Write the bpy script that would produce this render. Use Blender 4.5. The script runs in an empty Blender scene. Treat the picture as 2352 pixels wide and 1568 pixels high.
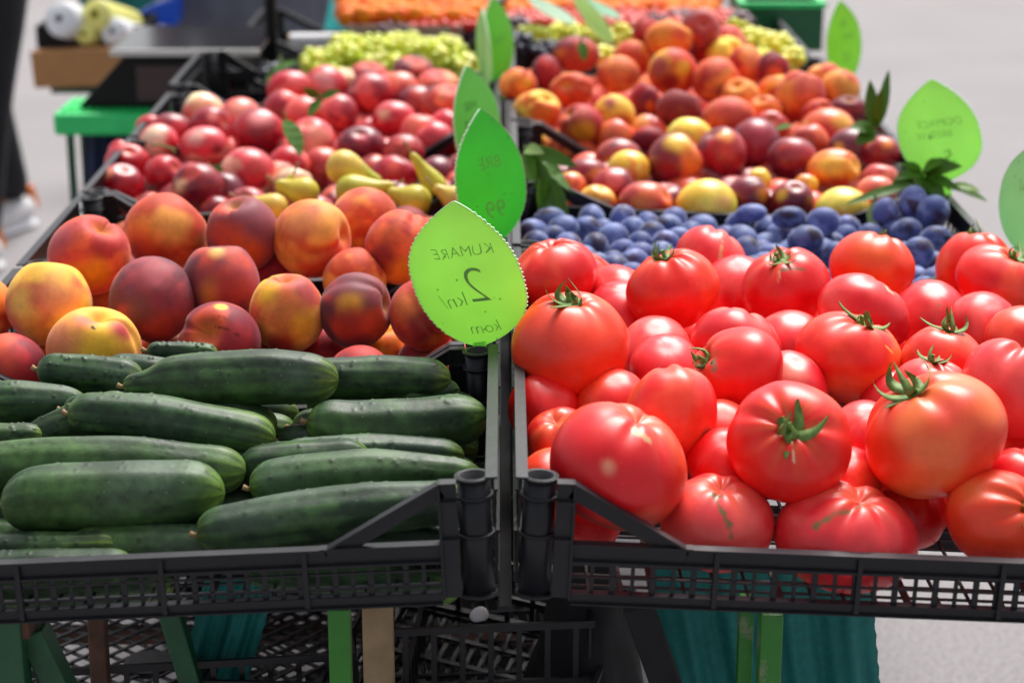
import bpy, bmesh, math, random
import numpy as np
from mathutils import Vector, Matrix

SC = bpy.context.scene
COL = SC.collection

# ------------------------------------------------------------------ camera, light, exposure
FPX = 4668.0            # focal length in units of a 2352 px wide picture
HC = 1.50               # camera height
PLANE = 0.87            # height of the crate tops
PITCH = math.radians(17.25)
YAW = math.radians(-0.22)
CAM = Vector((0.0, -1.623, HC))
cam_d = bpy.data.cameras.new('camera')
cam = bpy.data.objects.new('camera', cam_d)
COL.objects.link(cam)
cam.location = CAM
cam.rotation_euler = (math.pi / 2 - PITCH, 0, YAW)
cam_d.sensor_width = 36.0
cam_d.lens = 36.0 * FPX / 2352.0
cam_d.clip_end = 400
cam_d.clip_start = 0.05
cam_d.dof.use_dof = True
cam_d.dof.focus_distance = 2.02
cam_d.dof.aperture_fstop = 4.8
SC.camera = cam

SUN_EL, SUN_AZ = math.radians(56), math.radians(18)     # azimuth from +Y towards +X
world = bpy.data.worlds.new('World')
SC.world = world
world.use_nodes = True
wn = world.node_tree.nodes
wl = world.node_tree.links
bg = wn['Background']
sky = wn.new('ShaderNodeTexSky')
sky.sky_type = 'NISHITA'
sky.sun_disc = False
sky.sun_elevation = SUN_EL
sky.sun_rotation = SUN_AZ
sky.air_density = 1.0
sky.dust_density = 4.0
hs = wn.new('ShaderNodeHueSaturation')
hs.inputs['Saturation'].default_value = 0.22
wl.new(sky.outputs['Color'], hs.inputs['Color'])
wl.new(hs.outputs['Color'], bg.inputs['Color'])
bg.inputs['Strength'].default_value = 0.09
sun_d = bpy.data.lights.new('sun', 'SUN')
sun_d.energy = 2.4
sun_d.angle = math.radians(30)
sun_d.color = (1.0, 0.96, 0.9)
sun = bpy.data.objects.new('sun', sun_d)
COL.objects.link(sun)
sdir = Vector((math.sin(SUN_AZ) * math.cos(SUN_EL), math.cos(SUN_AZ) * math.cos(SUN_EL), math.sin(SUN_EL)))
sun.rotation_euler = (-sdir).to_track_quat('-Z', 'Y').to_euler()
sun.location = (2, 4, 8)
SC.view_settings.view_transform = 'Standard'
SC.view_settings.look = 'None'
SC.view_settings.exposure = 0.90
SC.view_settings.gamma = 1
SC.view_settings.use_curve_mapping = False
SC.cycles.max_bounces = 8
SC.cycles.use_denoising = True

# ------------------------------------------------------------------ helpers
CR = cam.rotation_euler.to_matrix()
RT, UP, BK = CR.col[0].copy(), CR.col[1].copy(), CR.col[2].copy()
VM = np.array([[RT.x, UP.x, BK.x], [RT.y, UP.y, BK.y], [RT.z, UP.z, BK.z]])   # view frame -> world
SP = 0.4                                                # spacing of the crate rows

def ray(px, py):
    return RT * ((px - 1176) / FPX) + UP * ((784 - py) / FPX) - BK

def at_depth(px, py, t):
    return CAM + ray(px, py) * t

def tn(px, py, n):
    return (n * SP - CAM.y) / ray(px, py).y

def P(px, py, n):
    return CAM + ray(px, py) * tn(px, py, n)

def lin(c):
    out = []
    for v in c:
        v /= 255.0
        out.append(v / 12.92 if v <= 0.04045 else ((v + 0.055) / 1.055) ** 2.4)
    return np.array(out)

rng = np.random.default_rng(7)
random.seed(7)

class Noise:
    def __init__(self, seed, freq=1.0, k=9):
        r = np.random.default_rng(seed)
        d = r.normal(size=(k, 3))
        d /= np.linalg.norm(d, axis=1, keepdims=True)
        self.d = d * (freq * r.uniform(0.6, 1.8, size=(k, 1)))
        self.p = r.uniform(0, 6.283, size=k)
        self.k = k
    def __call__(self, x):
        return np.sin(x @ self.d.T + self.p).sum(axis=1) / math.sqrt(self.k)

def sstep(a, b, x):
    t = np.clip((x - a) / (b - a), 0, 1)
    return t * t * (3 - 2 * t)

def mesh_np(name, verts, faces, smooth=True, col=None, mat=None):
    me = bpy.data.meshes.new(name)
    me.from_pydata([tuple(v) for v in verts], [], [tuple(f) for f in faces])
    if smooth:
        me.polygons.foreach_set('use_smooth', [True] * len(me.polygons))
    if col is not None:
        a = me.color_attributes.new('col', 'FLOAT_COLOR', 'POINT')
        c4 = np.ones((len(verts), 4), dtype=np.float32)
        c4[:, :3] = col
        a.data.foreach_set('color', c4.ravel())
    if mat is not None:
        me.materials.append(mat)
    me.update()
    return me

def link(name, me, parent=None, loc=None):
    o = bpy.data.objects.new(name, me)
    COL.objects.link(o)
    if loc is not None:
        o.location = loc
    if parent is not None:
        o.parent = parent
    return o

def tag(o, label=None, cat=None, group=None, kind=None):
    if label: o['label'] = label
    if cat: o['category'] = cat
    if group: o['group'] = group
    if kind: o['kind'] = kind
    return o

def empty(name, loc, rot=(0, 0, 0)):
    o = bpy.data.objects.new(name, None)
    COL.objects.link(o)
    o.location = loc
    o.rotation_euler = rot
    o.empty_display_size = 0.05
    return o

class MB:
    """collects boxes, tubes and plates into one mesh"""
    def __init__(self):
        self.v, self.f, self.sm = [], [], []
    def add(self, vs, fs, smooth=False):
        b = len(self.v)
        self.v += [tuple(v) for v in vs]
        self.f += [tuple(i + b for i in f) for f in fs]
        self.sm += [smooth] * len(fs)
    def box(self, x0, x1, y0, y1, z0, z1):
        vs = [(x, y, z) for x in (x0, x1) for y in (y0, y1) for z in (z0, z1)]
        self.add(vs, [(0, 1, 3, 2), (4, 6, 7, 5), (0, 4, 5, 1), (2, 3, 7, 6), (0, 2, 6, 4), (1, 5, 7, 3)])
    def prism(self, a, b, w, h, up=(0, 0, 1)):
        a, b = Vector(a), Vector(b)
        d = (b - a).normalized()
        u = Vector(up)
        s = d.cross(u)
        if s.length < 1e-4:
            s = d.cross(Vector((0, 1, 0)))
        s.normalize()
        u = s.cross(d).normalized()
        vs = []
        for p in (a, b):
            for i, j in ((-1, -1), (1, -1), (1, 1), (-1, 1)):
                vs.append(p + s * (i * w / 2) + u * (j * h / 2))
        self.add(vs, [(0, 1, 2, 3), (7, 6, 5, 4), (0, 4, 5, 1), (1, 5, 6, 2), (2, 6, 7, 3), (3, 7, 4, 0)])
    def tube(self, c, r0, r1, z0, z1, seg=18):
        vs, fs = [], []
        for z in (z0, z1):
            for r in (r0, r1):
                for i in range(seg):
                    a = 2 * math.pi * i / seg
                    vs.append((c[0] + r * math.cos(a), c[1] + r * math.sin(a), z))
        A, B, C, D = 0, seg, 2 * seg, 3 * seg       # inner0 outer0 inner1 outer1
        for i in range(seg):
            j = (i + 1) % seg
            fs += [(B + i, B + j, D + j, D + i), (A + j, A + i, C + i, C + j),
                   (D + i, D + j, C + j, C + i), (A + i, A + j, B + j, B + i)]
        self.add(vs, fs, True)
    def cyl(self, a, b, r0, r1=None, seg=16):
        r1 = r0 if r1 is None else r1
        a, b = Vector(a), Vector(b)
        d = (b - a).normalized()
        s = d.cross(Vector((0, 0, 1)))
        if s.length < 1e-3:
            s = d.cross(Vector((1, 0, 0)))
        s.normalize()
        u = s.cross(d)
        vs = []
        for p, r in ((a, r0), (b, r1)):
            for i in range(seg):
                t = 2 * math.pi * i / seg
                vs.append(p + s * (r * math.cos(t)) + u * (r * math.sin(t)))
        fs = [(i, (i + 1) % seg, seg + (i + 1) % seg, seg + i) for i in range(seg)]
        self.add(vs, fs, True)
        self.add(vs[:seg], [tuple(range(seg - 1, -1, -1))])
        self.add(vs[seg:], [tuple(range(seg))])
    def build(self, name, mat, parent=None, bevel=0.0, loc=None):
        me = bpy.data.meshes.new(name)
        me.from_pydata(self.v, [], self.f)
        me.polygons.foreach_set('use_smooth', self.sm)
        me.materials.append(mat)
        bm = bmesh.new()
        bm.from_mesh(me)
        bmesh.ops.recalc_face_normals(bm, faces=bm.faces)
        bm.to_mesh(me)
        bm.free()
        me.update()
        o = link(name, me, parent, loc)
        if bevel:
            m = o.modifiers.new('bevel', 'BEVEL')
            m.width = bevel
            m.segments = 2
            m.limit_method = 'ANGLE'
        return o

# ------------------------------------------------------------------ materials
def mat_new(name):
    m = bpy.data.materials.new(name)
    m.use_nodes = True
    return m, m.node_tree.nodes, m.node_tree.links, m.node_tree.nodes['Principled BSDF']

def plain(name, rgb, rough=0.5, metal=0.0, noise=0.25, scale=30, bump=0.0, spec=0.5, dirt=None, dirt_amt=0.5, coat=0.0):
    m, N, L, b = mat_new(name)
    tc = N.new('ShaderNodeTexCoord')
    nz = N.new('ShaderNodeTexNoise')
    nz.inputs['Scale'].default_value = scale
    nz.inputs['Detail'].default_value = 5
    L.new(tc.outputs['Object'], nz.inputs['Vector'])
    c = lin(rgb)
    mr = N.new('ShaderNodeMapRange')
    mr.inputs[1].default_value = 0.3; mr.inputs[2].default_value = 0.7
    mr.inputs[3].default_value = 1 - noise; mr.inputs[4].default_value = 1 + noise
    L.new(nz.outputs['Fac'], mr.inputs[0])
    mul = N.new('ShaderNodeMix'); mul.data_type = 'RGBA'; mul.blend_type = 'MULTIPLY'
    mul.inputs[0].default_value = 1
    mul.inputs[6].default_value = (*c, 1)
    L.new(mr.outputs[0], mul.inputs[7])
    out = mul.outputs[2]
    if dirt is not None:
        n2 = N.new('ShaderNodeTexNoise')
        n2.inputs['Scale'].default_value = scale * 0.35
        n2.inputs['Detail'].default_value = 8
        n2.inputs['Roughness'].default_value = 0.7
        L.new(tc.outputs['Object'], n2.inputs['Vector'])
        r2 = N.new('ShaderNodeMapRange')
        r2.inputs[1].default_value = 1 - dirt_amt; r2.inputs[2].default_value = 1 - dirt_amt + 0.12
        L.new(n2.outputs['Fac'], r2.inputs[0])
        mx = N.new('ShaderNodeMix'); mx.data_type = 'RGBA'
        L.new(r2.outputs[0], mx.inputs[0])
        L.new(out, mx.inputs[6])
        mx.inputs[7].default_value = (*lin(dirt), 1)
        out = mx.outputs[2]
    L.new(out, b.inputs['Base Color'])
    b.inputs['Roughness'].default_value = rough
    b.inputs['Metallic'].default_value = metal
    b.inputs['Specular IOR Level'].default_value = spec
    b.inputs['Coat Weight'].default_value = coat
    if bump:
        bp = N.new('ShaderNodeBump')
        bp.inputs['Strength'].default_value = bump
        bp.inputs['Distance'].default_value = 0.002
        L.new(nz.outputs['Fac'], bp.inputs['Height'])
        L.new(bp.outputs['Normal'], b.inputs['Normal'])
    return m

def paint_top_sheen(m, rgb, amt):  # paints the sky's sheen into the colour: upward faces turn lighter
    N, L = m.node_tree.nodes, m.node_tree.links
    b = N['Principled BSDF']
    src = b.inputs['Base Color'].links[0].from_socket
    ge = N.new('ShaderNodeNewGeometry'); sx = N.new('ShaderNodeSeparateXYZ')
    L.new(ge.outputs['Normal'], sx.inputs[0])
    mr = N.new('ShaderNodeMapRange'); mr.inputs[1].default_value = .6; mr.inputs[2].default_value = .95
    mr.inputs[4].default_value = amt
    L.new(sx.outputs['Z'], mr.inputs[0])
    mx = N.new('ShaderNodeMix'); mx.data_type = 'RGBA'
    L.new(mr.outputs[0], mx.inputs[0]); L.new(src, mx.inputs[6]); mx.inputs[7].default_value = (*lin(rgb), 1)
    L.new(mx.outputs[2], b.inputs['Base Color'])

def skin(name, rough, scale, var, bump=0.1, sheen=0.0, sss=0.0, coat=0.0, specks=None, spec=0.5, streak=None, coat_rough=0.2):
    """fruit skin: colour from the 'col' attribute, fine variation from noise"""
    m, N, L, b = mat_new(name)
    at = N.new('ShaderNodeAttribute'); at.attribute_name = 'col'
    tc = N.new('ShaderNodeTexCoord')
    nz = N.new('ShaderNodeTexNoise')
    nz.inputs['Scale'].default_value = scale
    nz.inputs['Detail'].default_value = 6
    nz.inputs['Roughness'].default_value = 0.65
    L.new(tc.outputs['Object'], nz.inputs['Vector'])
    mr = N.new('ShaderNodeMapRange')
    mr.inputs[1].default_value = 0.3; mr.inputs[2].default_value = 0.7
    mr.inputs[3].default_value = 1 - var; mr.inputs[4].default_value = 1 + var
    L.new(nz.outputs['Fac'], mr.inputs[0])
    mul = N.new('ShaderNodeMix'); mul.data_type = 'RGBA'; mul.blend_type = 'MULTIPLY'
    mul.inputs[0].default_value = 1
    L.new(at.outputs['Color'], mul.inputs[6])
    L.new(mr.outputs[0], mul.inputs[7])
    out = mul.outputs[2]
    if specks:
        vo = N.new('ShaderNodeTexVoronoi')
        vo.inputs['Scale'].default_value = specks[0]
        L.new(tc.outputs['Object'], vo.inputs['Vector'])
        lt = N.new('ShaderNodeMapRange')
        lt.inputs[1].default_value = specks[2]; lt.inputs[2].default_value = specks[2] * 0.5
        L.new(vo.outputs['Distance'], lt.inputs[0])
        mx = N.new('ShaderNodeMix'); mx.data_type = 'RGBA'
        L.new(lt.outputs[0], mx.inputs[0])
        L.new(out, mx.inputs[6])
        mx.inputs[7].default_value = (*lin(specks[1]), 1)
        out = mx.outputs[2]
    L.new(out, b.inputs['Base Color'])
    rr = N.new('ShaderNodeMapRange')
    rr.inputs[1].default_value = 0.3; rr.inputs[2].default_value = 0.7
    rr.inputs[3].default_value = rough - 0.05; rr.inputs[4].default_value = rough + 0.08
    L.new(nz.outputs['Fac'], rr.inputs[0])
    L.new(rr.outputs[0], b.inputs['Roughness'])
    b.inputs['Specular IOR Level'].default_value = spec
    b.inputs['Sheen Weight'].default_value = sheen
    b.inputs['Sheen Roughness'].default_value = 0.4
    b.inputs['Coat Weight'].default_value = coat
    b.inputs['Coat Roughness'].default_value = coat_rough
    if sss:
        b.inputs['Subsurface Weight'].default_value = sss
        b.inputs['Subsurface Radius'].default_value = (0.02, 0.006, 0.003)
        b.inputs['Subsurface Scale'].default_value = 0.5
    bp = N.new('ShaderNodeBump')
    bp.inputs['Strength'].default_value = bump
    bp.inputs['Distance'].default_value = 0.001
    L.new(nz.outputs['Fac'], bp.inputs['Height'])
    L.new(bp.outputs['Normal'], b.inputs['Normal'])
    return m

M = {}
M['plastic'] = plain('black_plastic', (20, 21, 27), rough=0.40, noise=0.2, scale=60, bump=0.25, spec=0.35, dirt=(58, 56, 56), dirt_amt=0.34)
paint_top_sheen(M['plastic'], (104, 104, 112), .18)
M['tomato'] = skin('tomato_skin', 0.38, 40, 0.10, bump=0.08, sss=0.10, coat=0.18, specks=(130, (255, 190, 150), 0.045), spec=0.38, coat_rough=0.22)
M['peach'] = skin('peach_skin', 0.60, 70, 0.16, bump=0.12, sheen=0.14, sss=0.08, spec=0.3)
M['nectarine'] = skin('nectarine_skin', 0.38, 60, 0.16, bump=0.08, sss=0.08, coat=0.2)
M['pear'] = skin('pear_skin', 0.42, 80, 0.12, bump=0.1, sss=0.05, specks=(160, (110, 90, 30), 0.14))
M['cucumber'] = skin('cucumber_skin', 0.47, 90, 0.36, bump=0.5, spec=0.35, specks=(95, (150, 165, 110), 0.06))
M['plum'] = skin('plum_skin', 0.55, 90, 0.22, bump=0.08, spec=0.3, sheen=0.3)
M['grape'] = skin('grape_skin', 0.25, 90, 0.12, sss=0.15, bump=0.03)
M['stem'] = plain('green_stem', (104, 132, 60), rough=0.6, noise=0.3, scale=150)
M['dry'] = plain('dry_stem', (150, 120, 84), rough=0.8, noise=0.3, scale=150)
M['green_paint'] = plain('green_paint', (32, 116, 28), rough=0.4, noise=0.1, scale=60, dirt=(140, 132, 118), dirt_amt=0.46)
M['bright_green'] = plain('bright_green_paint', (36, 120, 24), rough=0.4, noise=0.08, scale=70, dirt=(44, 50, 30), dirt_amt=0.34)
M['dark_green_paint'] = plain('dark_green_paint', (18, 78, 48), rough=0.5, noise=0.25, scale=40, dirt=(110, 70, 45), dirt_amt=0.40)
M['rust'] = plain('rusty_steel', (78, 52, 40), rough=0.8, noise=0.4, scale=40)
M['wood'] = plain('weathered_wood', (150, 128, 98), rough=0.8, noise=0.3, scale=25, bump=0.4)
M['teal'] = plain('teal_cloth', (10, 108, 106), rough=0.75, noise=0.15, scale=120, bump=0.3)
M['cyan'] = plain('turquoise_cloth', (60, 190, 190), rough=0.75, noise=0.15, scale=60)
M['plastic_green'] = plain('green_plastic', (44, 214, 116), rough=0.4, noise=0.1, scale=30)
M['crate_green'] = plain('dark_green_plastic', (8, 92, 52), rough=0.4, noise=0.1, scale=30)
M['metal'] = plain('stainless_steel', (84, 84, 90), rough=0.2, metal=1.0, noise=0.05)
M['scale_black'] = plain('black_scale_case', (16, 17, 20), rough=0.5, noise=0.1, spec=0.25)
M['steel_edge'] = plain('bright_steel_edge', (214, 212, 208), rough=0.35, noise=0.05)
M['display'] = plain('dark_red_display', (50, 22, 24), rough=0.15, noise=0.1)
M['card'] = plain('cardboard', (176, 128, 82), rough=0.85, noise=0.08, scale=20)
M['white'] = plain('white_film', (238, 240, 246), rough=0.35, noise=0.03)
M['yellow'] = plain('pale_yellow_film', (244, 240, 140), rough=0.35, noise=0.03)
M['yellow_core'] = plain('yellow_core', (215, 200, 20), rough=0.5, noise=0.03)
M['cork'] = plain('cork_core', (200, 160, 105), rough=0.8)
M['black'] = plain('black_fabric', (24, 25, 30), rough=0.85, noise=0.3, scale=30)
M['navy'] = plain('navy_fabric', (16, 28, 66), rough=0.8, noise=0.3, scale=20)
M['blue'] = plain('blue_plastic', (10, 84, 214), rough=0.4, noise=0.05)
M['grey_fabric'] = plain('grey_fabric', (96, 100, 114), rough=0.85, noise=0.2, scale=12)
M['skin'] = plain('human_skin', (206, 140, 116), rough=0.55, noise=0.08)
M['hair'] = plain('dark_hair', (48, 34, 26), rough=0.6)
M['orange'] = plain('orange_fabric', (236, 130, 50), rough=0.7)
M['shoe'] = plain('white_shoe_fabric', (214, 214, 218), rough=0.7, noise=0.08)
M['ink'] = plain('faded_ink', (112, 176, 92), rough=0.7, noise=0.2, scale=200)
M['ink_dark'] = plain('dark_ink', (50, 104, 48), rough=0.7, noise=0.2, scale=200)
M['punnet'] = plain('pale_card_punnet', (170, 140, 128), rough=0.8, noise=0.15)

def ground_mat():
    m, N, L, b = mat_new('pale_asphalt')
    tc = N.new('ShaderNodeTexCoord')
    a = N.new('ShaderNodeTexNoise'); a.inputs['Scale'].default_value = 120; a.inputs['Detail'].default_value = 6
    c = N.new('ShaderNodeTexNoise'); c.inputs['Scale'].default_value = 1.3; c.inputs['Detail'].default_value = 4
    L.new(tc.outputs['Object'], a.inputs['Vector']); L.new(tc.outputs['Object'], c.inputs['Vector'])
    r = N.new('ShaderNodeValToRGB')
    r.color_ramp.elements[0].position = 0.35; r.color_ramp.elements[0].color = (*lin((120, 116, 118)), 1)
    r.color_ramp.elements[1].position = 0.65; r.color_ramp.elements[1].color = (*lin((152, 148, 151)), 1)
    L.new(a.outputs['Fac'], r.inputs['Fac'])
    mr = N.new('ShaderNodeMapRange'); mr.inputs[1].default_value = 0.35; mr.inputs[2].default_value = 0.65
    mr.inputs[3].default_value = 0.94; mr.inputs[4].default_value = 1.05
    L.new(c.outputs['Fac'], mr.inputs[0])
    mul = N.new('ShaderNodeMix'); mul.data_type = 'RGBA'; mul.blend_type = 'MULTIPLY'; mul.inputs[0].default_value = 1
    L.new(r.outputs['Color'], mul.inputs[6]); L.new(mr.outputs[0], mul.inputs[7])
    L.new(mul.outputs[2], b.inputs['Base Color'])
    b.inputs['Roughness'].default_value = 0.9
    bp = N.new('ShaderNodeBump'); bp.inputs['Strength'].default_value = 0.3; bp.inputs['Distance'].default_value = 0.003
    L.new(a.outputs['Fac'], bp.inputs['Height']); L.new(bp.outputs['Normal'], b.inputs['Normal'])
    return m
M['ground'] = ground_mat()

def leafy(name, rgb, trans=0.35, rough=0.4):
    m, N, L, b = mat_new(name)
    tc = N.new('ShaderNodeTexCoord')
    nz = N.new('ShaderNodeTexNoise'); nz.inputs['Scale'].default_value = 25; nz.inputs['Detail'].default_value = 4
    L.new(tc.outputs['Object'], nz.inputs['Vector'])
    mr = N.new('ShaderNodeMapRange'); mr.inputs[1].default_value = .3; mr.inputs[2].default_value = .7
    mr.inputs[3].default_value = 0.85; mr.inputs[4].default_value = 1.12
    L.new(nz.outputs['Fac'], mr.inputs[0])
    mul = N.new('ShaderNodeMix'); mul.data_type = 'RGBA'; mul.blend_type = 'MULTIPLY'; mul.inputs[0].default_value = 1
    mul.inputs[6].default_value = (*lin(rgb), 1)
    L.new(mr.outputs[0], mul.inputs[7])
    L.new(mul.outputs[2], b.inputs['Base Color'])
    b.inputs['Roughness'].default_value = rough
    tr = N.new('ShaderNodeBsdfTranslucent')
    L.new(mul.outputs[2], tr.inputs['Color'])
    mx = N.new('ShaderNodeMixShader'); mx.inputs[0].default_value = trans
    L.new(b.outputs[0], mx.inputs[1]); L.new(tr.outputs[0], mx.inputs[2])
    L.new(mx.outputs[0], N['Material Output'].inputs['Surface'])
    return m
M['leaf'] = leafy('dark_green_leaf', (84, 132, 34), 0.35)
M['leaf_pale'] = leafy('pale_green_leaf', (150, 180, 110), 0.3)

# ------------------------------------------------------------------ the ground
gm = MB()
gm.add([(-60, -20, 0), (60, -20, 0), (60, 120, 0), (-60, 120, 0)], [(0, 1, 2, 3)])
tag(gm.build('ground', M['ground']), kind='structure')

# ------------------------------------------------------------------ crates
TILT = 0.045
def surf(x):
    return PLANE - TILT * abs(x)

def wall_profile(w, h, drop, post, strut, rim_t):
    """top edge of a long wall: high at the posts, sloping down to the rim"""
    a = w / 2
    return [(-a + post, h), (-a + post + strut, h - drop), (a - post - strut, h - drop), (a - post, h)]

def build_crate(name, w, d, h, drop=0.057, strut=0.10, mat=None, rib_step=0.0155, mids=1):
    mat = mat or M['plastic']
    root = empty(name, (0, 0, 0))
    post = 0.052
    rimz = h - drop
    # corner posts: open tubes with stiffening rings and webs
    for sx in (-1, 1):
        for sy in (-1, 1):
            m = MB()
            cx, cy = sx * (w / 2 - 0.022), sy * (d / 2 - 0.019)
            m.tube((cx, cy), 0.0120, 0.0143, 0.004, h, 22)
            m.tube((cx, cy), 0.0145, 0.0165, h - 0.0025, h - 0.0003, 22)
            for z in (h - 0.018, rimz + 0.004, 0.002):
                m.tube((cx, cy), 0.0145, 0.0172, z - 0.0012, z + 0.0012, 22)
            m.tube((cx, cy), 0.0001, 0.0118, 0.02, 0.022, 22)
            fx, fy = sx * (w / 2), sy * (d / 2)
            # web plates beside the tube, along the long wall and along the short wall
            ax0, ax1 = sorted((cx - sx * 0.0145, sx * (w / 2 - post)))
            yy = sy * (d / 2 - 0.006)
            m.box(ax0, ax1, yy - 0.0012, yy + 0.0012, 0.004, h - 0.003)
            ay0, ay1 = sorted((cy - sy * 0.0145, sy * (d / 2 - 0.045)))
            xx = sx * (w / 2 - 0.006)
            m.box(xx - 0.0012, xx + 0.0012, ay0, ay1, 0.004, h - 0.003)
            ex = sx * (w / 2 - post)
            m.box(ex - 0.0012, ex + 0.0012, min(yy - 0.005, yy + 0.005), max(yy - 0.005, yy + 0.005), 0.003, h - 0.004)
            # flat lips joining the tube to the walls
            for z in (h - 0.0012, h - 0.0185, rimz + 0.0035):
                m.box(ax0, ax1 + 0.0, yy - 0.0062, yy + 0.0062, z - 0.0009, z + 0.0009)
            m.build('corner_post', mat, root)
    # long walls (front and back)
    for sy in (-1, 1):
        m = MB()
        y = sy * (d / 2 - 0.006)
        prof = wall_profile(w, h, drop, post, strut, 0)
        pts = [(-w / 2 + post - 0.002, h)] + prof[1:3] + [(w / 2 - post + 0.002, h)]
        for (x0, z0), (x1, z1) in zip(pts[:-1], pts[1:]):
            m.prism((x0, y, z0 - 0.001), (x1, y, z1 - 0.001), 0.0115, 0.0022)
            m.prism((x0, y, z0 - 0.0085), (x1, y, z1 - 0.0085), 0.0024, 0.0135)
        zl = rimz - 0.0165
        a = w / 2 - post - 0.0015
        # level lip that closes the triangle under each strut
        for s in (-1, 1):
            xs = sorted((s * a, s * (a - strut - 0.004)))
            m.box(xs[0], xs[1], y - 0.0056, y + 0.0056, rimz - 0.0015, rimz + 0.0006)
            m.box(xs[0], xs[1], y - 0.0011, y + 0.0011, rimz - 0.0158, rimz - 0.0017)
        m.box(-a, a, y - 0.0055, y + 0.0055, zl - 0.001, zl + 0.001)
        # grille
        n = int((2 * a) / rib_step)
        for i in range(1, n):
            x = -a + 2 * a * i / n
            hw = 0.0017 if i % 2 else 0.0026
            m.box(x - hw, x + hw, y - 0.0012, y + 0.0012, 0.0095, zl - 0.0012)
        zm = (zl + 0.0095) / 2
        for z in ((zm - 0.0065, zm + 0.0065) if mids == 2 else (zm,)):
            m.box(-a, a, y - 0.0021, y + 0.0007, z - 0.0009, z + 0.0009)
        for x in np.arange(-a + 0.125, a - 0.06, 0.125):
            m.box(x - 0.0022, x + 0.0022, min(y, y + sy * 0.0062), max(y, y + sy * 0.0062), 0.001, rimz - 0.0023)
        m.box(-a, a, y - 0.0052, y + 0.0052, 0.0082, 0.0094)
        m.box(-a, a, y - 0.0015, y + 0.0015, -0.0004, 0.0080)
        m.box(-a, a, y - 0.0052, y + 0.0052, -0.0016, -0.0005)
        m.build('long_wall', mat, root)
    # short walls: as high as the posts
    for sx in (-1, 1):
        m = MB()
        x = sx * (w / 2 - 0.006)
        b = d / 2 - 0.044
        m.box(x - 0.0052, x + 0.0052, -d / 2 + 0.006, d / 2 - 0.006, h + 0.0002, h + 0.0020)
        m.box(x - 0.0012, x + 0.0012, -b, b, h - 0.024, h)
        m.box(x - 0.0045, x + 0.0045, -b, b, h - 0.0262, h - 0.0243)
        nr = int(2 * b / 0.021)
        for i in range(1, nr):
            yy = -b + 2 * b * i / nr
            m.box(x - 0.0013, x + 0.0013, yy - 0.0035, yy + 0.0035, 0.010, h - 0.0265)
        m.box(x - 0.0040, x + 0.0040, -b, b, h * 0.42, h * 0.42 + 0.002)
        m.box(x - 0.0020, x + 0.0020, -b, b, 0.0, 0.0098)
        m.build('short_wall', mat, root)
    # slotted floor
    m = MB()
    xi, yi = w / 2 - 0.013, d / 2 - 0.013
    for i, x in enumerate(np.linspace(-xi, xi, int(2 * xi / 0.026))):
        hw = 0.0032 if i % 4 == 0 else 0.0012
        m.box(x - hw, x + hw, -yi, yi, 0.0035, 0.0062)
    for i, y in enumerate(np.linspace(-yi, yi, int(2 * yi / 0.021))):
        hw = 0.0028 if i % 4 == 0 else 0.0014
        m.box(-xi, xi, y - hw, y + hw, 0.0012, 0.0032)
    m.build('floor_grid', mat, root)
    return root

def copy_tree(o, parent=None):
    c = o.copy()
    COL.objects.link(c)
    if parent is not None:
        c.parent = parent
        c.matrix_parent_inverse = o.matrix_parent_inverse
    for ch in list(o.children):
        copy_tree(ch, c)
    return c

CH = 0.112
PROTO = {}
def crate(side, row, label, w=0.60, d=0.395, h=CH, drop=0.057, strut=0.10, lift=0.0, dx=0.0, dy=0.0, rib=0.0170, yaw=0.0, mids=1):
    key = (w, d, h, drop, strut, rib, mids)
    if key not in PROTO:
        o = PROTO[key] = build_crate('plastic_crate', w, d, h, drop, strut, rib_step=rib, mids=mids)
    else:
        o = copy_tree(PROTO[key])
    x = side * ((0.0035 if side > 0 else 0.0002) + w / 2) + dx
    y = row * SP + 0.2 + dy
    o.location = (x, y, surf(x) - h * math.cos(0.045) + lift)
    o.rotation_euler = (0, side * math.atan(TILT), yaw)
    tag(o, label, 'crate', 'black plastic crates of the stall')
    return o

crate(-1, 0, 'black plastic crate of cucumbers at the near end of the stall', rib=0.0150, mids=2)
crate(1, 0, 'black plastic crate of big red tomatoes at the near end of the stall', w=0.62, rib=0.0175)
crate(-1, 1, 'black plastic crate holding the large peaches just behind the cucumbers')
crate(1, 1, 'second black plastic crate of tomatoes, in front of the plums', w=0.62)
crate(-1, 2, 'black plastic crate under the back peaches, in front of the pears', drop=0.034, strut=0.048)
crate(1, 2, 'black plastic crate full of blue plums', w=0.625, drop=0.040, strut=0.10)
crate(-1, 3, 'black plastic crate of pears and red nectarines')
crate(1, 3, 'black plastic crate of yellow and crimson nectarines behind the plums', w=0.625)
crate(-1, 4, 'black plastic crate under the farther red nectarines and flat peaches')
crate(1, 4, 'black plastic crate under the tall heap of orange peaches', w=0.625)
crate(-1, 5, 'nearly empty black crate corner in front of the weighing scale', drop=0.042, strut=0.056, lift=0.012)
crate(1, 5, 'black plastic crate of green grapes behind the orange peaches', w=0.625)
crate(-1, 6, 'black plastic crate of green grapes beside the white paper roll', lift=-0.02)
crate(1, 6, 'black plastic crate of dark grapes and cherries', w=0.625, lift=-0.02)

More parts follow.
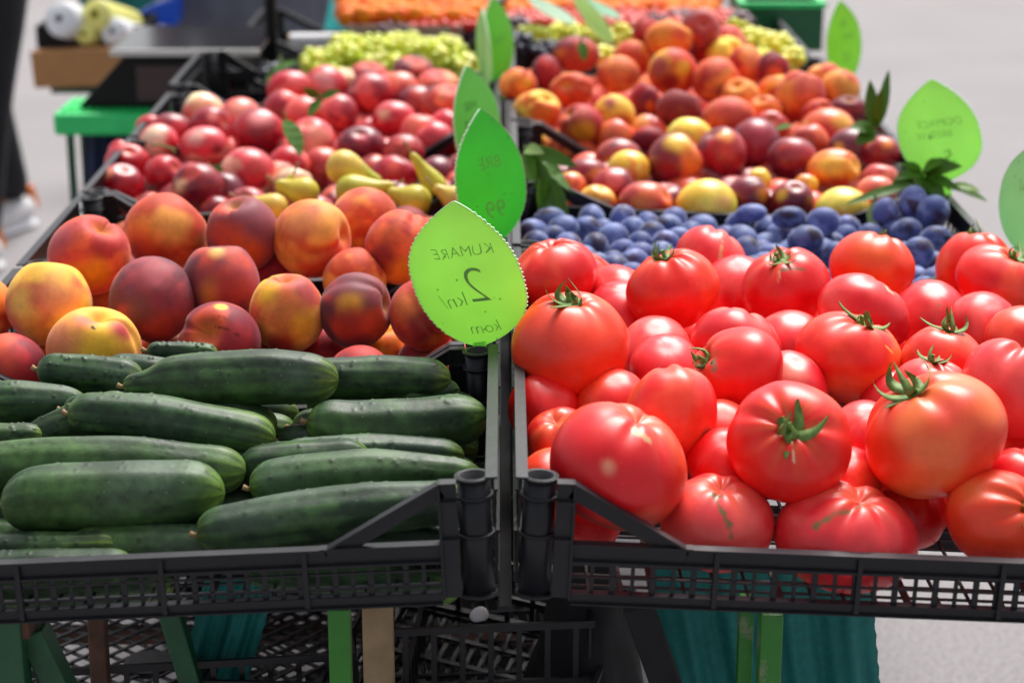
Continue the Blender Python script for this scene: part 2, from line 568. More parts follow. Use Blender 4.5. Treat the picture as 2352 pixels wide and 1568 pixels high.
# ------------------------------------------------------------------ fruit shapes
def view_dirs(seg, rings):
    """unit sphere with poles on z; returns verts and faces"""
    vs = [(0, 0, 1)]
    for i in range(1, rings):
        th = math.pi * i / rings
        for j in range(seg):
            ph = 2 * math.pi * j / seg
            vs.append((math.sin(th) * math.cos(ph), math.sin(th) * math.sin(ph), math.cos(th)))
    vs.append((0, 0, -1))
    fs = []
    for j in range(seg):
        fs.append((0, 1 + j, 1 + (j + 1) % seg))
    for i in range(rings - 2):
        a = 1 + i * seg
        for j in range(seg):
            k = (j + 1) % seg
            fs.append((a + j, a + seg + j, a + seg + k, a + k))
    a = 1 + (rings - 2) * seg
    n = len(vs) - 1
    for j in range(seg):
        fs.append((n, a + (j + 1) % seg, a + j))
    return np.array(vs), fs

SPH = {k: view_dirs(*k) for k in ((96, 64), (56, 38), (28, 18), (16, 11))}

def frame_from(axis, roll):
    """3x3 whose third column is the axis (in view frame)"""
    a = np.array(axis, float); a /= np.linalg.norm(a)
    h = np.array([0, 0, 1.0]) if abs(a[2]) < 0.9 else np.array([1.0, 0, 0])
    x = np.cross(h, a); x /= np.linalg.norm(x)
    y = np.cross(a, x)
    c, s = math.cos(roll), math.sin(roll)
    return np.stack([x * c + y * s, -x * s + y * c, a], axis=1)

def shape_peach(d, seed, cav=0.30, seam=0.10, tip=0.035):
    th = np.arccos(np.clip(d[:, 2], -1, 1))
    ph = np.arctan2(d[:, 1], d[:, 0])
    r = np.ones(len(d))
    r -= cav * np.exp(-(th / 0.30) ** 2)
    r += 0.03 * np.exp(-((th - 0.62) / 0.28) ** 2)
    r -= seam * np.exp(-(ph / (0.12 + 0.08 * np.sin(th))) ** 2) * np.clip(np.sin(th) * 1.3, 0, 1) * (0.55 + 0.45 * np.cos(th))
    r += tip * np.exp(-((math.pi - th) / 0.22) ** 2)
    r += 0.026 * Noise(seed, 1.6)(d)
    return d * r[:, None]

def shape_flat(d, seed):
    th = np.arccos(np.clip(d[:, 2], -1, 1))
    r = 1 - 0.42 * np.exp(-(th / 0.5) ** 2) - 0.2 * np.exp(-((math.pi - th) / 0.4) ** 2) + 0.03 * Noise(seed, 1.6)(d)
    p = d * r[:, None]
    p[:, 2] *= 0.62
    return p

def shape_tomato(d, seed, rib=1.0, flat=0.8):
    g = np.random.default_rng(seed)
    th = np.arccos(np.clip(d[:, 2], -1, 1))
    ph = np.arctan2(d[:, 1], d[:, 0])
    k = int(g.integers(5, 9))
    warp = 0.5 * np.sin(ph + g.uniform(0, 6)) + 0.3 * np.sin(2 * ph + g.uniform(0, 6))
    lob = -np.abs(np.cos((k * ph + warp * 1.6) / 2)) ** float(g.uniform(1.6, 4.0))
    r = np.ones(len(d))
    amp = rib * float(g.uniform(.8, 1.7)) * (0.070 * np.exp(-((th - 0.45) / 0.55) ** 2) + 0.025 * np.sin(th) ** 2)
    amp *= 0.55 + 0.45 * np.sin(ph * 2 + g.uniform(0, 6))
    r += amp * lob
    r -= 0.26 * np.exp(-(th / 0.26) ** 2)
    r -= 0.05 * np.exp(-((math.pi - th) / 0.3) ** 2)
    r += 0.048 * Noise(seed + 5, 1.5)(d) + 0.014 * Noise(seed + 6, 3.0)(d) + 0.005 * Noise(seed + 7, 7.0)(d)
    p = d * r[:, None]
    p[:, 2] *= flat
    return p

def shape_plum(d, seed):
    r = 1 + 0.015 * Noise(seed, 2)(d)
    p = d * r[:, None]
    p[:, 2] *= 1.2
    return p

BASES = {
    # peach and nectarine skins: ground colour and two blushes with how much of each
    'orange': ((234, 132, 56), (198, 74, 46), 0.25, (238, 160, 78), 0.1),
    'coral': ((226, 100, 58), (186, 54, 50), 0.1, (238, 150, 74), -0.5),
    'dusky': ((158, 62, 70), (112, 50, 62), 0.1, (190, 72, 58), -0.2),
    'purple': ((138, 64, 72), (196, 64, 42), 0.0, (96, 44, 56), -0.3),
    'crimson': ((178, 38, 46), (126, 24, 44), 0.0, (216, 84, 52), -0.4),
    'yellow': ((240, 172, 54), (222, 104, 44), -0.2, (246, 196, 80), 0.0),
    'blush': ((238, 154, 82), (216, 92, 66), 0.0, (246, 186, 70), 0.1),
    'brown': ((178, 84, 48), (136, 40, 44), 0.0, (226, 140, 50), -0.5),
    'red': ((190, 20, 42), (150, 14, 40), -0.1, (234, 96, 88), -0.3),
    'pink': ((216, 62, 74), (190, 26, 48), -0.1, (244, 176, 150), -0.1),
    'cream': ((244, 206, 168), (226, 88, 84), -0.35, (248, 224, 180), 0.0),
    'salmon': ((232, 112, 92), (206, 66, 66), -0.2, (240, 150, 110), -0.1),
    'lemon': ((246, 204, 66), (240, 150, 60), -0.7, (250, 224, 96), 0.1),
    'wine': ((146, 28, 46), (110, 22, 48), 0.0, (196, 60, 50), -0.6),
    'amber': ((238, 132, 40), (206, 66, 40), -0.1, (248, 186, 60), 0.0),
    # tomatoes
    'tom': ((220, 42, 38), (232, 84, 60), -0.1, (204, 26, 36), -0.1),
    'tomo': ((226, 70, 42), (214, 42, 34), -0.1, (238, 118, 70), -0.4),
    'tomp': ((222, 58, 66), (228, 88, 84), -0.1, (202, 30, 42), -0.1),
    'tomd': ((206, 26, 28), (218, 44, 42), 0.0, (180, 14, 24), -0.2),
}

def satur(c, f):
    m = sum(c) / 3
    return tuple(min(255, max(0, m + (v - m) * f)) for v in c)

for k_, (b_, c1_, o1_, c2_, o2_) in list(BASES.items()):
    f_ = 1.14 if k_.startswith('tom') else 1.05
    BASES[k_] = (satur(b_, f_), satur(c1_, f_), o1_, satur(c2_, f_), o2_)

def skin_colour(dv, key, seed, freq=1.7, soft=0.45):
    b, c1, o1, c2, o2 = BASES[key]
    col = np.tile(lin(b), (len(dv), 1))
    n1 = Noise(seed, freq)(dv) + 0.35 * Noise(seed + 1, freq * 4)(dv) + 0.16 * Noise(seed + 8, freq * 11)(dv) + 0.10 * Noise(seed + 9, freq * 24)(dv)
    n2 = Noise(seed + 2, freq * 1.2)(dv) + 0.3 * Noise(seed + 3, freq * 5)(dv)
    m = sstep(-soft - o1, soft - o1, n1)[:, None]
    col = col * (1 - m) + lin(c1) * m
    m = sstep(-soft - o2 + 0.5, soft - o2 + 0.5, n2)[:, None]
    col = col * (1 - m) + lin(c2) * m
    return col

def apply_spots(col, dv, spots, seed):
    for s in spots:
        sx, sy, size, c = s[:4]
        soft = max(s[4], .5) if len(s) > 4 else 0.8
        z = math.sqrt(max(0.0, 1 - sx * sx - sy * sy))
        q = np.array([sx, sy, z])
        dist = np.linalg.norm(dv - q, axis=1) + 0.22 * size * Noise(seed + 31, 3)(dv) + 0.05 * size * Noise(seed + 32, 9)(dv)
        m = 1 - sstep(size * (1 - soft), size * (1 + soft * 0.5), dist)
        col = col * (1 - m[:, None]) + lin(c) * m[:, None]
    return col

def apply_lines(col, dv, lines, seed):
    """corky scars: polylines drawn on the skin, given in the fruit's own facing disc"""
    for pts, w, c in lines:
        best = np.full(len(dv), 9.0)
        for (ax, ay), (bx, by) in zip(pts[:-1], pts[1:]):
            for t in np.linspace(0, 1, 8):
                x, y = ax + (bx - ax) * t, ay + (by - ay) * t
                q = np.array([x, y, math.sqrt(max(0.0, 1 - x * x - y * y))])
                best = np.minimum(best, np.linalg.norm(dv - q, axis=1))
        best += w * 0.35 * Noise(seed + 77, 22)(dv)
        m = 1 - sstep(w * 0.7, w * 1.15, best)
        col = col * (1 - m[:, None]) + lin(c) * m[:, None]
    return col

def fruit(name, px, py, rx, ry, t, key, kind, mat, axis=None, roll=None, spots=(), lines=(), seed=0, res=(56, 38), rib=1.0, flat=0.8, loc=None):
    g = np.random.default_rng(seed + 1000)
    if axis is None:
        a = g.normal(size=3); a[1] = abs(a[1]) * 0.8 + 0.3; a[2] *= 0.8
        axis = a
    if roll is None:
        roll = g.uniform(0, 6.283)
    F = frame_from(axis, roll)
    D, faces = SPH[res]
    if kind == 'tomato':
        L = shape_tomato(D, seed, rib, flat)
    elif kind == 'plum':
        L = shape_plum(D, seed)
    elif kind == 'flat':
        L = shape_flat(D, seed)
    elif kind == 'round':
        L = D.copy()
    elif kind == 'nectarine':
        L = shape_peach(D, seed, 0.14, 0.03, 0.02)
    else:
        L = shape_peach(D, seed)
    V = L @ F.T                         # view frame
    c = (V.max(0) + V.min(0)) / 2
    V = V - c
    ext = (V.max(0) - V.min(0)) / 2
    dv = V / np.maximum(np.linalg.norm(V, axis=1, keepdims=True), 1e-6)
    k = t / FPX
    sx, sy = rx * k / ext[0], ry * k / ext[1]
    S = np.array([sx, sy, math.sqrt(sx * sy)])
    V = V * S
    if mat is M['plum']:
        col = np.tile(lin((70, 86, 146)), (len(V), 1))
        n = Noise(seed, 3.0)(dv) + 0.5 * Noise(seed + 1, 9)(dv)
        m = sstep(-0.2, 0.9, n)[:, None]
        col = col * (1 - m) + lin((124, 140, 194)) * m
        n = Noise(seed + 4, 3.4)(dv) + 0.4 * Noise(seed + 5, 12)(dv)
        m = sstep(0.5, 1.2, n)[:, None] * .9
        col = col * (1 - m) + lin((56, 36, 62)) * m
        b = np.random.default_rng(seed).uniform(-.5, 1)
        col = col * (1 - .35 * max(b, 0)) + lin((176, 158, 200)) * .25 * max(-b, 0)
    elif mat is M['grape']:
        col = np.tile(lin((190, 200, 60)), (len(V), 1))
    else:
        col = skin_colour(dv, key, seed, 1.7 if mat is not M['tomato'] else 1.2)
        if kind == 'tomato':
            th = np.arccos(np.clip(D[:, 2], -1, 1))
            ph = np.arctan2(D[:, 1], D[:, 0])
            m = (np.exp(-(th / 0.55) ** 2) * (0.32 + 0.3 * np.sin(ph * 9 + seed + 2 * np.sin(ph)) + .15 * np.sin(ph * 23)))[:, None].clip(0, 1)
            col = col * (1 - m) + lin((226, 120, 62)) * m
        elif kind in ('peach', 'nectarine'):
            th = np.arccos(np.clip(D[:, 2], -1, 1))
            m = (np.exp(-(th / 0.25) ** 2) * (0.5 if kind == 'peach' else 0.15))[:, None]
            col = col * (1 - m) + lin((236, 176, 70)) * m
            m = (np.exp(-((math.pi - th) / 0.08) ** 2) * 0.8)[:, None]
            col = col * (1 - m) + lin((110, 70, 40)) * m
    if kind in ('peach', 'nectarine'):
        ph = np.arctan2(D[:, 1], D[:, 0])
        stq = Noise(seed + 60, 1.0)(np.stack([np.cos(ph) * 9, np.sin(ph) * 9, D[:, 2] * 1.5], axis=1))
        col = col * (1 + 0.10 * stq * np.sin(np.arccos(np.clip(D[:, 2], -1, 1))))[:, None]
    col = apply_spots(col, dv, spots, seed)
    col = apply_lines(col, dv, lines, seed)
    W = V @ VM.T
    pos = loc if loc is not None else at_depth(px, py, t)
    me = mesh_np(name, W, faces, True, col, mat)
    o = link(name, me, None, pos)
    top = (np.array([0, 0, 0.74 * (flat if kind == 'tomato' else 1)]) @ F.T - c) * S @ VM.T
    ax = F[:, 2] @ VM.T
    return o, Vector(top), Vector(ax), rx * k

def sweep(name, pts, radii, mat, seg=12, parent=None, colf=None, rfun=None, loc=None, flatx=1.0, flaty=1.0, up=(0, 0, 1)):
    pts = np.array([tuple(p) for p in pts], float)
    n = len(pts)
    T = np.gradient(pts, axis=0)
    T /= np.maximum(np.linalg.norm(T, axis=1, keepdims=True), 1e-9)
    u = np.array(up, float)
    A = np.cross(T, u); ln = np.linalg.norm(A, axis=1, keepdims=True)
    A = np.where(ln < 1e-3, np.array([1.0, 0, 0]), A / np.maximum(ln, 1e-6))
    B = np.cross(A, T)
    ph = np.linspace(0, 2 * math.pi, seg, endpoint=False)
    R = np.array(radii)[:, None] * np.ones((1, seg))
    if rfun is not None:
        R = rfun(np.linspace(0, 1, n)[:, None] * np.ones((1, seg)), ph[None, :] * np.ones((n, 1)), R)
    V = pts[:, None, :] + (np.cos(ph)[None, :, None] * A[:, None, :] * flatx + np.sin(ph)[None, :, None] * B[:, None, :] * flaty) * R[:, :, None]
    V = V.reshape(-1, 3)
    fs = []
    for i in range(n - 1):
        for j in range(seg):
            k = (j + 1) % seg
            fs.append((i * seg + j, i * seg + k, (i + 1) * seg + k, (i + 1) * seg + j))
    fs.append(tuple(range(seg - 1, -1, -1)))
    fs.append(tuple((n - 1) * seg + j for j in range(seg)))
    col = None
    if colf is not None:
        t = (np.linspace(0, 1, n)[:, None] * np.ones((1, seg))).ravel()
        p = (ph[None, :] * np.ones((n, 1))).ravel()
        col = colf(t, p, V)
    me = mesh_np(name, V, fs, True, col, mat)
    return link(name, me, parent, loc)

def calyx(parent, top, ax, r, seed, mat=None, stem=True, size=1.0):
    """star of curling sepals with a stub of stem, child of its tomato"""
    g = np.random.default_rng(seed)
    ax = Vector(ax).normalized()
    s = ax.cross(Vector((0.3, 0.2, 1))).normalized()
    u = ax.cross(s)
    m = MB()
    n = int(g.integers(6, 8))
    for i in range(n):
        a = 2 * math.pi * (i + g.uniform(-0.2, 0.2)) / n
        dirv = s * math.cos(a) + u * math.sin(a)
        side = ax.cross(dirv)
        L = r * g.uniform(0.30, 0.62) * size
        curl = g.uniform(0.1, 1.5)
        steps = 8
        left, right = [], []
        for k in range(steps + 1):
            f = k / steps
            ang = 0.15 + curl * f * 2.2
            p = Vector(top) + dirv * (L * (math.sin(ang) / max(ang, .1)) * f * 1.0) + ax * (L * (0.10 + 0.42 * f * f * curl + 0.12 * f))
            p += side * (L * 0.18 * math.sin(f * 3 + i))
            w = r * 0.05 * size * (1 - f) ** 0.7 * (0.5 + 1.1 * math.sin(min(1, f * 1.7 + 0.25) * math.pi * 0.5)) + r * 0.004
            left.append(p + side * w); right.append(p - side * w)
        th = ax * (r * 0.018)
        vs = left + right + [p + th for p in left] + [p + th for p in right]
        q = steps + 1
        fs = []
        for k in range(steps):
            fs += [(k, q + k, q + k + 1, k + 1), (2 * q + k, 2 * q + k + 1, 3 * q + k + 1, 3 * q + k),
                   (k, k + 1, 2 * q + k + 1, 2 * q + k), (q + k + 1, q + k, 3 * q + k, 3 * q + k + 1)]
        m.add(vs, fs, True)
    if stem:
        bend = s * (r * 0.09)
        m.cyl(Vector(top), Vector(top) + ax * (r * 0.20) + bend, r * 0.05, r * 0.04, 8)
        m.cyl(Vector(top) + ax * (r * 0.19) + bend, Vector(top) + ax * (r * 0.25) + bend, r * 0.055, r * 0.05, 8)
    return m.build('calyx', mat or M['stem'], parent)

# depth along the stall from height in the picture
def interp(tab, y):
    ys = [a for a, b in tab]; ns = [b for a, b in tab]
    return float(np.interp(y, ys, ns))

# ------------------------------------------------------------------ data: (x, y, rx, ry, skin, depth shift, axis, spots, lines, calyx, label)
SCAR = (128, 98, 60)
TOM = [
 (1275,632,98,86,'tom',.0,(-.2,1,.3),[(.0,.5,.5,(228,70,60))],[],0,'smooth tomato with no stem showing beside the two leaf tags'),
 (1345,655,88,82,'tomp',.25,(.8,.6,.3),[],[],0,'folded tomato half hidden behind the smooth one near the leaf tags'),
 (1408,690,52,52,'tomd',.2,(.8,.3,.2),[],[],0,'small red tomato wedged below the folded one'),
 (1632,610,84,92,'tomp',.15,(.3,1,-.3),[],[([(.25,.75),(.22,.4),(.16,.1)],.05,(216,180,130))],0,'tomato with a pale zipper scar down its side, against the plums'),
 (1545,665,108,95,'tomo',.0,(-.25,1,.25),[],[],1,'round tomato with upright curly calyx, in front of the zipper scarred one'),
 (1805,662,102,96,'tom',.0,(-.25,.85,.5),[],[([(-.2,.4),(.05,.46),(.3,.42)],.05,(120,84,50)),([(-.28,.38),(-.3,.1)],.03,(226,150,110))],1,'tomato with star calyx and a brown crack beside it'),
 (2002,613,98,82,'tomo',.0,(.3,1,.0),[(-.1,.1,.7,(240,96,40))],[],1,'orange shouldered tomato whose dry sepal curls over the plums'),
 (2236,612,86,80,'tomo',.12,(.0,1,.1),[],[],1,'pale tomato with spread sepals next to the tall pale leaf tag'),
 (2296,645,102,86,'tom',.0,(.45,.8,.45),[],[],1,'tomato overlapping the pale one, its calyx facing sideways'),
 (1985,718,106,92,'tomp',.0,(.55,.8,.1),[],[([(.42,.62),(.45,.52),(.6,.5)],.045,(236,208,178))],0,'bare tomato with a small pale notch on its shoulder'),
 (2140,725,66,60,'tomp',.1,(.1,.6,.8),[(.05,.3,.07,(180,110,80))],[],0,'small bare tomato between the notched one and the plum crate rim'),
 (2262,752,76,72,'tomp',.1,(-.5,.9,.0),[],[],0,'lobed tomato behind the one with the twisted calyx'),
 (2166,835,97,88,'tomo',.0,(.15,1,.25),[],[],2,'tomato with a large twisted calyx and one dried sepal'),
 (1950,822,126,108,'tomo',.0,(.38,.9,.35),[],[([(.55,.25),(.68,.12)],.02,(236,190,90))],1,'broad orange red tomato with looped calyx, in the middle of the pile'),
 (1310,797,136,130,'tomo',-.05,(-.02,1,.42),[(-.5,.1,.6,(222,60,40))],[([(.02,.9),(.15,.86)],.04,(244,220,200))],2,'big glossy tomato with curled green calyx right beside the pale leaf tag'),
 (1503,808,78,72,'tomp',.15,(.1,.8,.7),[],[],0,'plain pinkish tomato behind the big one with the curled calyx'),
 (1690,795,104,90,'tomp',.15,(.2,1,-.2),[(.55,.3,.06,(120,90,70))],[],0,'rosy tomato lying behind the one with the side crack'),
 (1690,855,106,106,'tom',.0,(-.85,.35,.3),[],[([(-.62,.3),(-.55,.1)],.09,(150,120,92))],1,'tomato on its side, calyx turned toward a brown crack'),
 (1818,888,80,76,'tomp',.15,(-.5,.6,.5),[(-.1,.5,.5,(236,130,110))],[],0,'ribbed pale pink tomato between the side cracked and the broad orange red ones'),
 (2140,892,92,74,'tomp',.1,(.1,1,.2),[],[],1,'tomato showing only its top and calyx behind the largest tomato'),
 (2328,898,116,122,'tomp',.0,(.3,.8,.1),[],[],0,'large smooth tomato at the outer side of the crate, above the largest one'),
 (2148,998,160,146,'tomo',-.05,(-.42,.75,.25),[(.0,.4,.5,(226,62,46))],[],2,'largest tomato of the heap, calyx tilted away from the plums'),
 (1540,965,108,130,'tom',.0,(-.2,.9,-.4),[(.75,-.25,.14,(120,70,50))],[],0,'tall upright tomato standing above the front one with the pale blossom scar'),
 (1290,1010,84,76,'tom',.12,(-.2,.6,.4),[],[],0,'tomato tucked against the crate side below the big glossy one'),
 (1268,1112,68,74,'tomo',.10,(-.2,.6,.4),[],[],0,'tomato behind the corner post of the tomato crate'),
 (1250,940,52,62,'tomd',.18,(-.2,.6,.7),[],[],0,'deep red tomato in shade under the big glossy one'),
 (1420,1070,158,148,'tom',-.03,(.35,.8,.2),[(-.2,.06,.13,(240,150,120))],[([(.22,.62),(.42,.42)],.06,(214,160,110))],0,'front tomato with a round pale blossom scar, leaning over the crate rim'),
 (1812,1014,143,140,'tom',-.03,(-.08,.36,.93),[],[([(-.06,.05),(-.04,-.3)],.022,(244,200,170))],2,'tomato facing forward with its green calyx in the centre'),
 (1648,1200,132,112,'tomp',.0,(.1,.8,.4),[(-.2,.35,.4,(226,60,66))],[([(-.25,.85),(-.12,.55),(.05,.2),(.16,-.25)],.045,SCAR),([(-.22,.7),(-.02,.66)],.06,SCAR),([(-.45,.62),(-.2,.68)],.02,SCAR)],0,'tomato with a long forked brown scar just behind the rim'),
 (1945,1232,166,128,'tomp',.0,(.2,.8,.4),[(.15,.2,.6,(226,56,60))],[([(-.55,.25),(-.3,.48),(.05,.62),(.26,.78)],.045,SCAR)],0,'tomato with a slanting brown scar just behind the rim'),
 (2292,1192,126,114,'tomo',.0,(.6,.35,.72),[],[],1,'front tomato with its green calyx showing at the frame edge'),
 (2352,1112,90,84,'tom',.1,(.2,.8,.2),[],[],0,'tomato resting behind the front one at the frame edge'),
 (1992,1002,74,72,'tomp',.16,(.0,.9,.5),[(.05,.55,.1,(150,100,70))],[],0,'tomato with a brown blossom end between the forward facing and the largest ones'),
 (1342,1190,54,52,'tomd',.10,(.0,.9,.5),[],[],0,'tomato seen through the gap under the crate strut'),
 (1530,850,56,54,'tomp',.2,(.0,.9,.5),[],[],0,'partly hidden tomato above the tall upright one'),
 (1655,1000,54,54,'tom',.12,(.0,.9,.5),[],[],0,'partly hidden tomato between the tall upright and forward facing ones'),
 (1662,1066,54,46,'tomd',.12,(.0,.9,.5),[],[],0,'shaded tomato above the fork scarred one'),
 (1940,1105,62,66,'tom',.10,(.0,.9,.5),[],[],0,'bright red tomato wedged above the slant scarred one'),
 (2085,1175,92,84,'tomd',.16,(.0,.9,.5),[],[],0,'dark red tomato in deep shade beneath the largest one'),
 (2345,785,44,48,'tom',.16,(.0,.9,.5),[],[],0,'tomato cut by the frame edge above the large smooth one'),
 (1405,930,58,58,'tomo',.16,(.0,.9,.5),[],[],0,'tomato showing as a sliver above the front blossom scarred one'),
 (1815,795,40,40,'tomp',.2,(.0,.9,.5),[],[],0,'tomato hidden between the rosy one and the broad orange red one'),
 (1690,668,44,46,'tomp',.25,(.0,.9,.5),[],[],0,'pinkish tomato in the gap behind the star calyx one'),
 (1430,728,34,32,'tomp',.2,(.0,.9,.5),[],[],0,'tiny visible piece of a tomato right of the big glossy one'),
 (2060,930,60,54,'tomp',.2,(.0,.9,.5),[],[],0,'tomato mostly hidden left of the largest one'),
]
TMAP = [(560,1.90),(600,1.75),(650,1.52),(700,1.30),(795,0.92),(900,0.62),(1000,0.36),(1070,0.22),(1190,0.205),(1260,0.20)]

PEA = [
 (-42,712,76,78,'orange',.1,None,[],'orange peach half outside the frame beside the crate end'),
 (22,850,86,86,'crimson',.0,None,[(.2,.2,.5,(206,72,54))],'crimson peach at the crate end above the cucumbers'),
 (245,700,62,62,'brown',.28,None,[],'shaded peach in the gap behind the mauve one'),
 (630,625,52,52,'wine',.28,None,[],'dark peach hidden between the two upper rows'),
 (815,642,62,60,'orange',.2,None,[],'orange peach glimpsed behind the one with the yellow blotch'),
 (1070,545,72,72,'orange',.2,None,[],'orange peach showing between the two leaf tags'),
 (1045,858,48,48,'salmon',.1,None,[],'peach seen through the triangular gap by the crate post'),
 (745,815,56,56,'crimson',.22,None,[],'dark peach low between two others behind the cucumbers'),
 (882,815,56,54,'amber',.18,None,[],'yellow orange peach low behind the cucumbers'),
 (985,835,50,48,'dusky',.15,None,[],'maroon peach low beside the crate strut'),
 (838,512,80,82,'orange',.1,(-.6,.4,-.5),[(-.6,.4,.5,(212,96,80))],'orange pink peach farthest back, touching the pears'),
 (380,532,95,90,'orange',.0,(.6,.7,-.3),[(.35,-.05,.45,(240,160,74)),(-.55,-.6,.5,(150,50,48)),(.0,-.75,.5,(168,48,40))],'large orange peach with bright middle, highest of the heap'),
 (558,538,84,88,'purple',.0,(-.2,.8,.4),[(-.3,-.1,.5,(196,66,44)),(.2,-.6,.6,(206,84,36)),(.2,.65,.55,(140,72,82)),(-.1,.6,.08,(206,90,60))],'peach with dusky purple crown and orange red front'),
 (715,548,90,91,'orange',.0,(.97,.1,.3),[(-.2,.3,.6,(232,142,86)),(.85,.1,.2,(240,170,110))],'evenly orange peach with its seam on one side'),
 (922,568,84,86,'coral',.0,(.3,.9,-.3),[(-.45,-.35,.45,(146,44,44)),(.3,-.7,.5,(232,142,40))],'peach with red cheek and yellow foot beside the pale leaf tag'),
 (205,586,95,93,'coral',.0,(.42,.72,.42),[(-.55,.3,.6,(168,66,76)),(.0,-.1,.4,(200,70,50)),(.35,-.45,.45,(232,140,30)),(-.2,-.45,.3,(206,120,24))],'heart shaped peach with a deep stem hollow next to the crate end'),
 (508,655,90,92,'dusky',.0,(-.05,.95,.1),[(-.1,-.2,.4,(216,122,56)),(.35,-.1,.5,(178,56,54)),(.0,.74,.2,(240,180,100),.9)],'red peach with a notched top in the middle of the heap'),
 (350,688,98,100,'dusky',.0,(-.2,-.2,-.9),[(.1,.5,.55,(176,78,86)),(-.1,-.25,.5,(112,56,66)),(.4,.0,.3,(158,60,72)),(-.35,.2,.25,(128,62,78))],'big mauve grey peach in the middle of the heap'),
 (660,720,87,92,'blush',.0,(-.05,.92,.35),[(-.45,.45,.5,(248,190,50)),(.5,.55,.4,(176,64,62)),(.1,-.1,.5,(222,120,60)),(-.2,-.8,.45,(164,48,40)),(.5,-.3,.3,(238,160,50))],'peach with a yellow stem hollow on top'),
 (815,713,84,88,'purple',-.02,(.9,.15,.2),[(-.05,.2,.4,(244,166,56)),(.0,-.35,.55,(176,52,42)),(.0,.75,.5,(122,58,68)),(.2,-.8,.4,(130,38,48))],'peach with purple crown and a glowing yellow blotch'),
 (975,722,82,85,'coral',.0,(.3,-.6,.4),[(-.6,.3,.5,(222,110,62)),(.1,-.5,.6,(150,40,44))],'orange red peach under the pale leaf tag'),
 (112,700,98,97,'blush',.0,(.05,.98,-.15),[(-.35,-.1,.5,(246,190,90)),(.1,.1,.35,(224,108,80),.8),(.45,.2,.5,(236,150,100)),(-.25,-.65,.4,(214,150,60))],'pale pink and yellow peach with a pointed top'),
 (215,800,108,96,'blush',-.02,(.18,.85,.45),[(.35,-.1,.6,(250,190,54)),(-.6,.1,.5,(226,130,84)),(.7,.45,.3,(190,64,60)),(.0,.75,.3,(226,110,86))],'yellow and pink peach with a dark stem point, just above the cucumbers'),
 (505,784,94,92,'crimson',-.02,(-.2,.2,.95),[(-.2,.05,.28,(232,108,62)),(.1,.85,.16,(255,190,70),.2),(.5,.0,.5,(180,44,52))],'crimson peach with two knife like slits and a starry tip'),
 (826,866,76,74,'coral',.0,(.1,-.4,.9),[(.45,.3,.4,(222,100,50)),(-.5,.5,.4,(150,50,60))],'red peach peeking above the dark cucumber'),
]
PLINES = {'crimson peach with two knife like slits and a starry tip': [([(-.05,.42),(.3,.3),(.62,.1)],.03,(120,24,20)), ([(.1,.62),(.5,.42)],.025,(150,40,24))],
          'yellow and pink peach with a dark stem point, just above the cucumbers': [([(.14,.5),(.16,.46)],.03,(50,30,30))]}
PMAP = [(430,2.1),(510,1.95),(560,1.78),(620,1.55),(700,1.36),(760,1.22),(830,1.14),(870,1.12)]

NL = [  # red nectarines, left column
 (278,425,54,50,'red',0,[(-.4,.45,.4,(244,150,120))]),(276,348,28,26,'pink',.05,[]),(292,372,52,42,'red',.05,[(-.4,.3,.3,(150,50,80))]),
 (365,330,46,46,'pink',0,[(-.1,.4,.7,(250,220,190))]),(392,300,50,40,'crimson',.1,[(.4,-.1,.5,(230,50,60))]),(467,262,40,40,'cream',.1,[(.0,.3,.5,(240,170,130))]),
 (470,338,58,48,'pink',0,[(-.2,.4,.5,(248,190,175)),(.6,-.2,.35,(130,14,40))]),(484,294,46,36,'red',.08,[(.2,.4,.3,(240,130,120))]),(376,402,47,46,'red',0,[]),
 (455,430,60,56,'wine',0,[(-.62,-.05,.4,(240,200,150)),(-.2,.5,.3,(222,80,80))]),(570,397,63,58,'pink',0,[(.5,.3,.4,(206,60,60))]),
 (594,305,62,58,'red',0,[(.2,.5,.5,(240,140,140)),(.0,-.2,.3,(140,16,40))]),(552,274,44,40,'salmon',.12,[(0,.3,.7,(244,160,140))]),
 (667,206,55,44,'red',.05,[(.2,.4,.3,(236,110,120))]),(716,325,55,55,'pink',.05,[(.3,.1,.6,(246,160,140))]),(777,262,46,46,'red',0,[(-.1,.3,.4,(236,90,100))]),
 (748,200,40,36,'pink',.12,[(0,.2,.5,(226,150,150))]),(851,216,54,48,'red',0,[(-.3,.2,.4,(236,100,100))]),(905,276,53,44,'pink',0,[(-.5,.2,.4,(248,196,160)),(.5,0,.5,(200,30,50))]),
 (830,336,57,46,'wine',0,[(.1,.3,.4,(190,50,70))]),(928,352,48,44,'crimson',.0,[]),(905,403,54,47,'red',0,[(0,.3,.3,(236,90,80))]),(1003,402,45,44,'wine',0,[]),
 (664,384,40,36,'red',.08,[]),(672,420,46,36,'cream',.05,[(.5,0,.5,(226,110,100))]),(497,482,38,32,'crimson',.05,[]),(1000,322,46,44,'pink',.05,[]),
 (966,312,30,34,'salmon',.08,[]),(918,215,46,42,'salmon',.1,[]),(958,246,38,30,'wine',.1,[]),(1010,246,40,34,'dusky',.1,[]),
 (652,256,36,26,'red',.15,[(.2,-.2,.3,(150,90,70))]),(742,388,38,36,'coral',.1,[]),(518,445,36,34,'wine',.12,[]),(345,292,34,28,'pink',.07,[]),
 (640,420,30,30,'salmon',.1,[]),(700,270,34,34,'red',.15,[]),(1030,300,34,34,'pink',.12,[]),(240,455,22,22,'salmon',-.1,[]),(300,485,24,22,'salmon',-.1,[]),
]
FL = [(848,172,44,34,'dusky',.1),(950,160,46,36,'dusky',0),(1008,192,48,36,'salmon',0),(895,188,30,24,'salmon',.1),(1030,222,40,32,'salmon',-.1),(795,178,28,22,'cream',.1)]
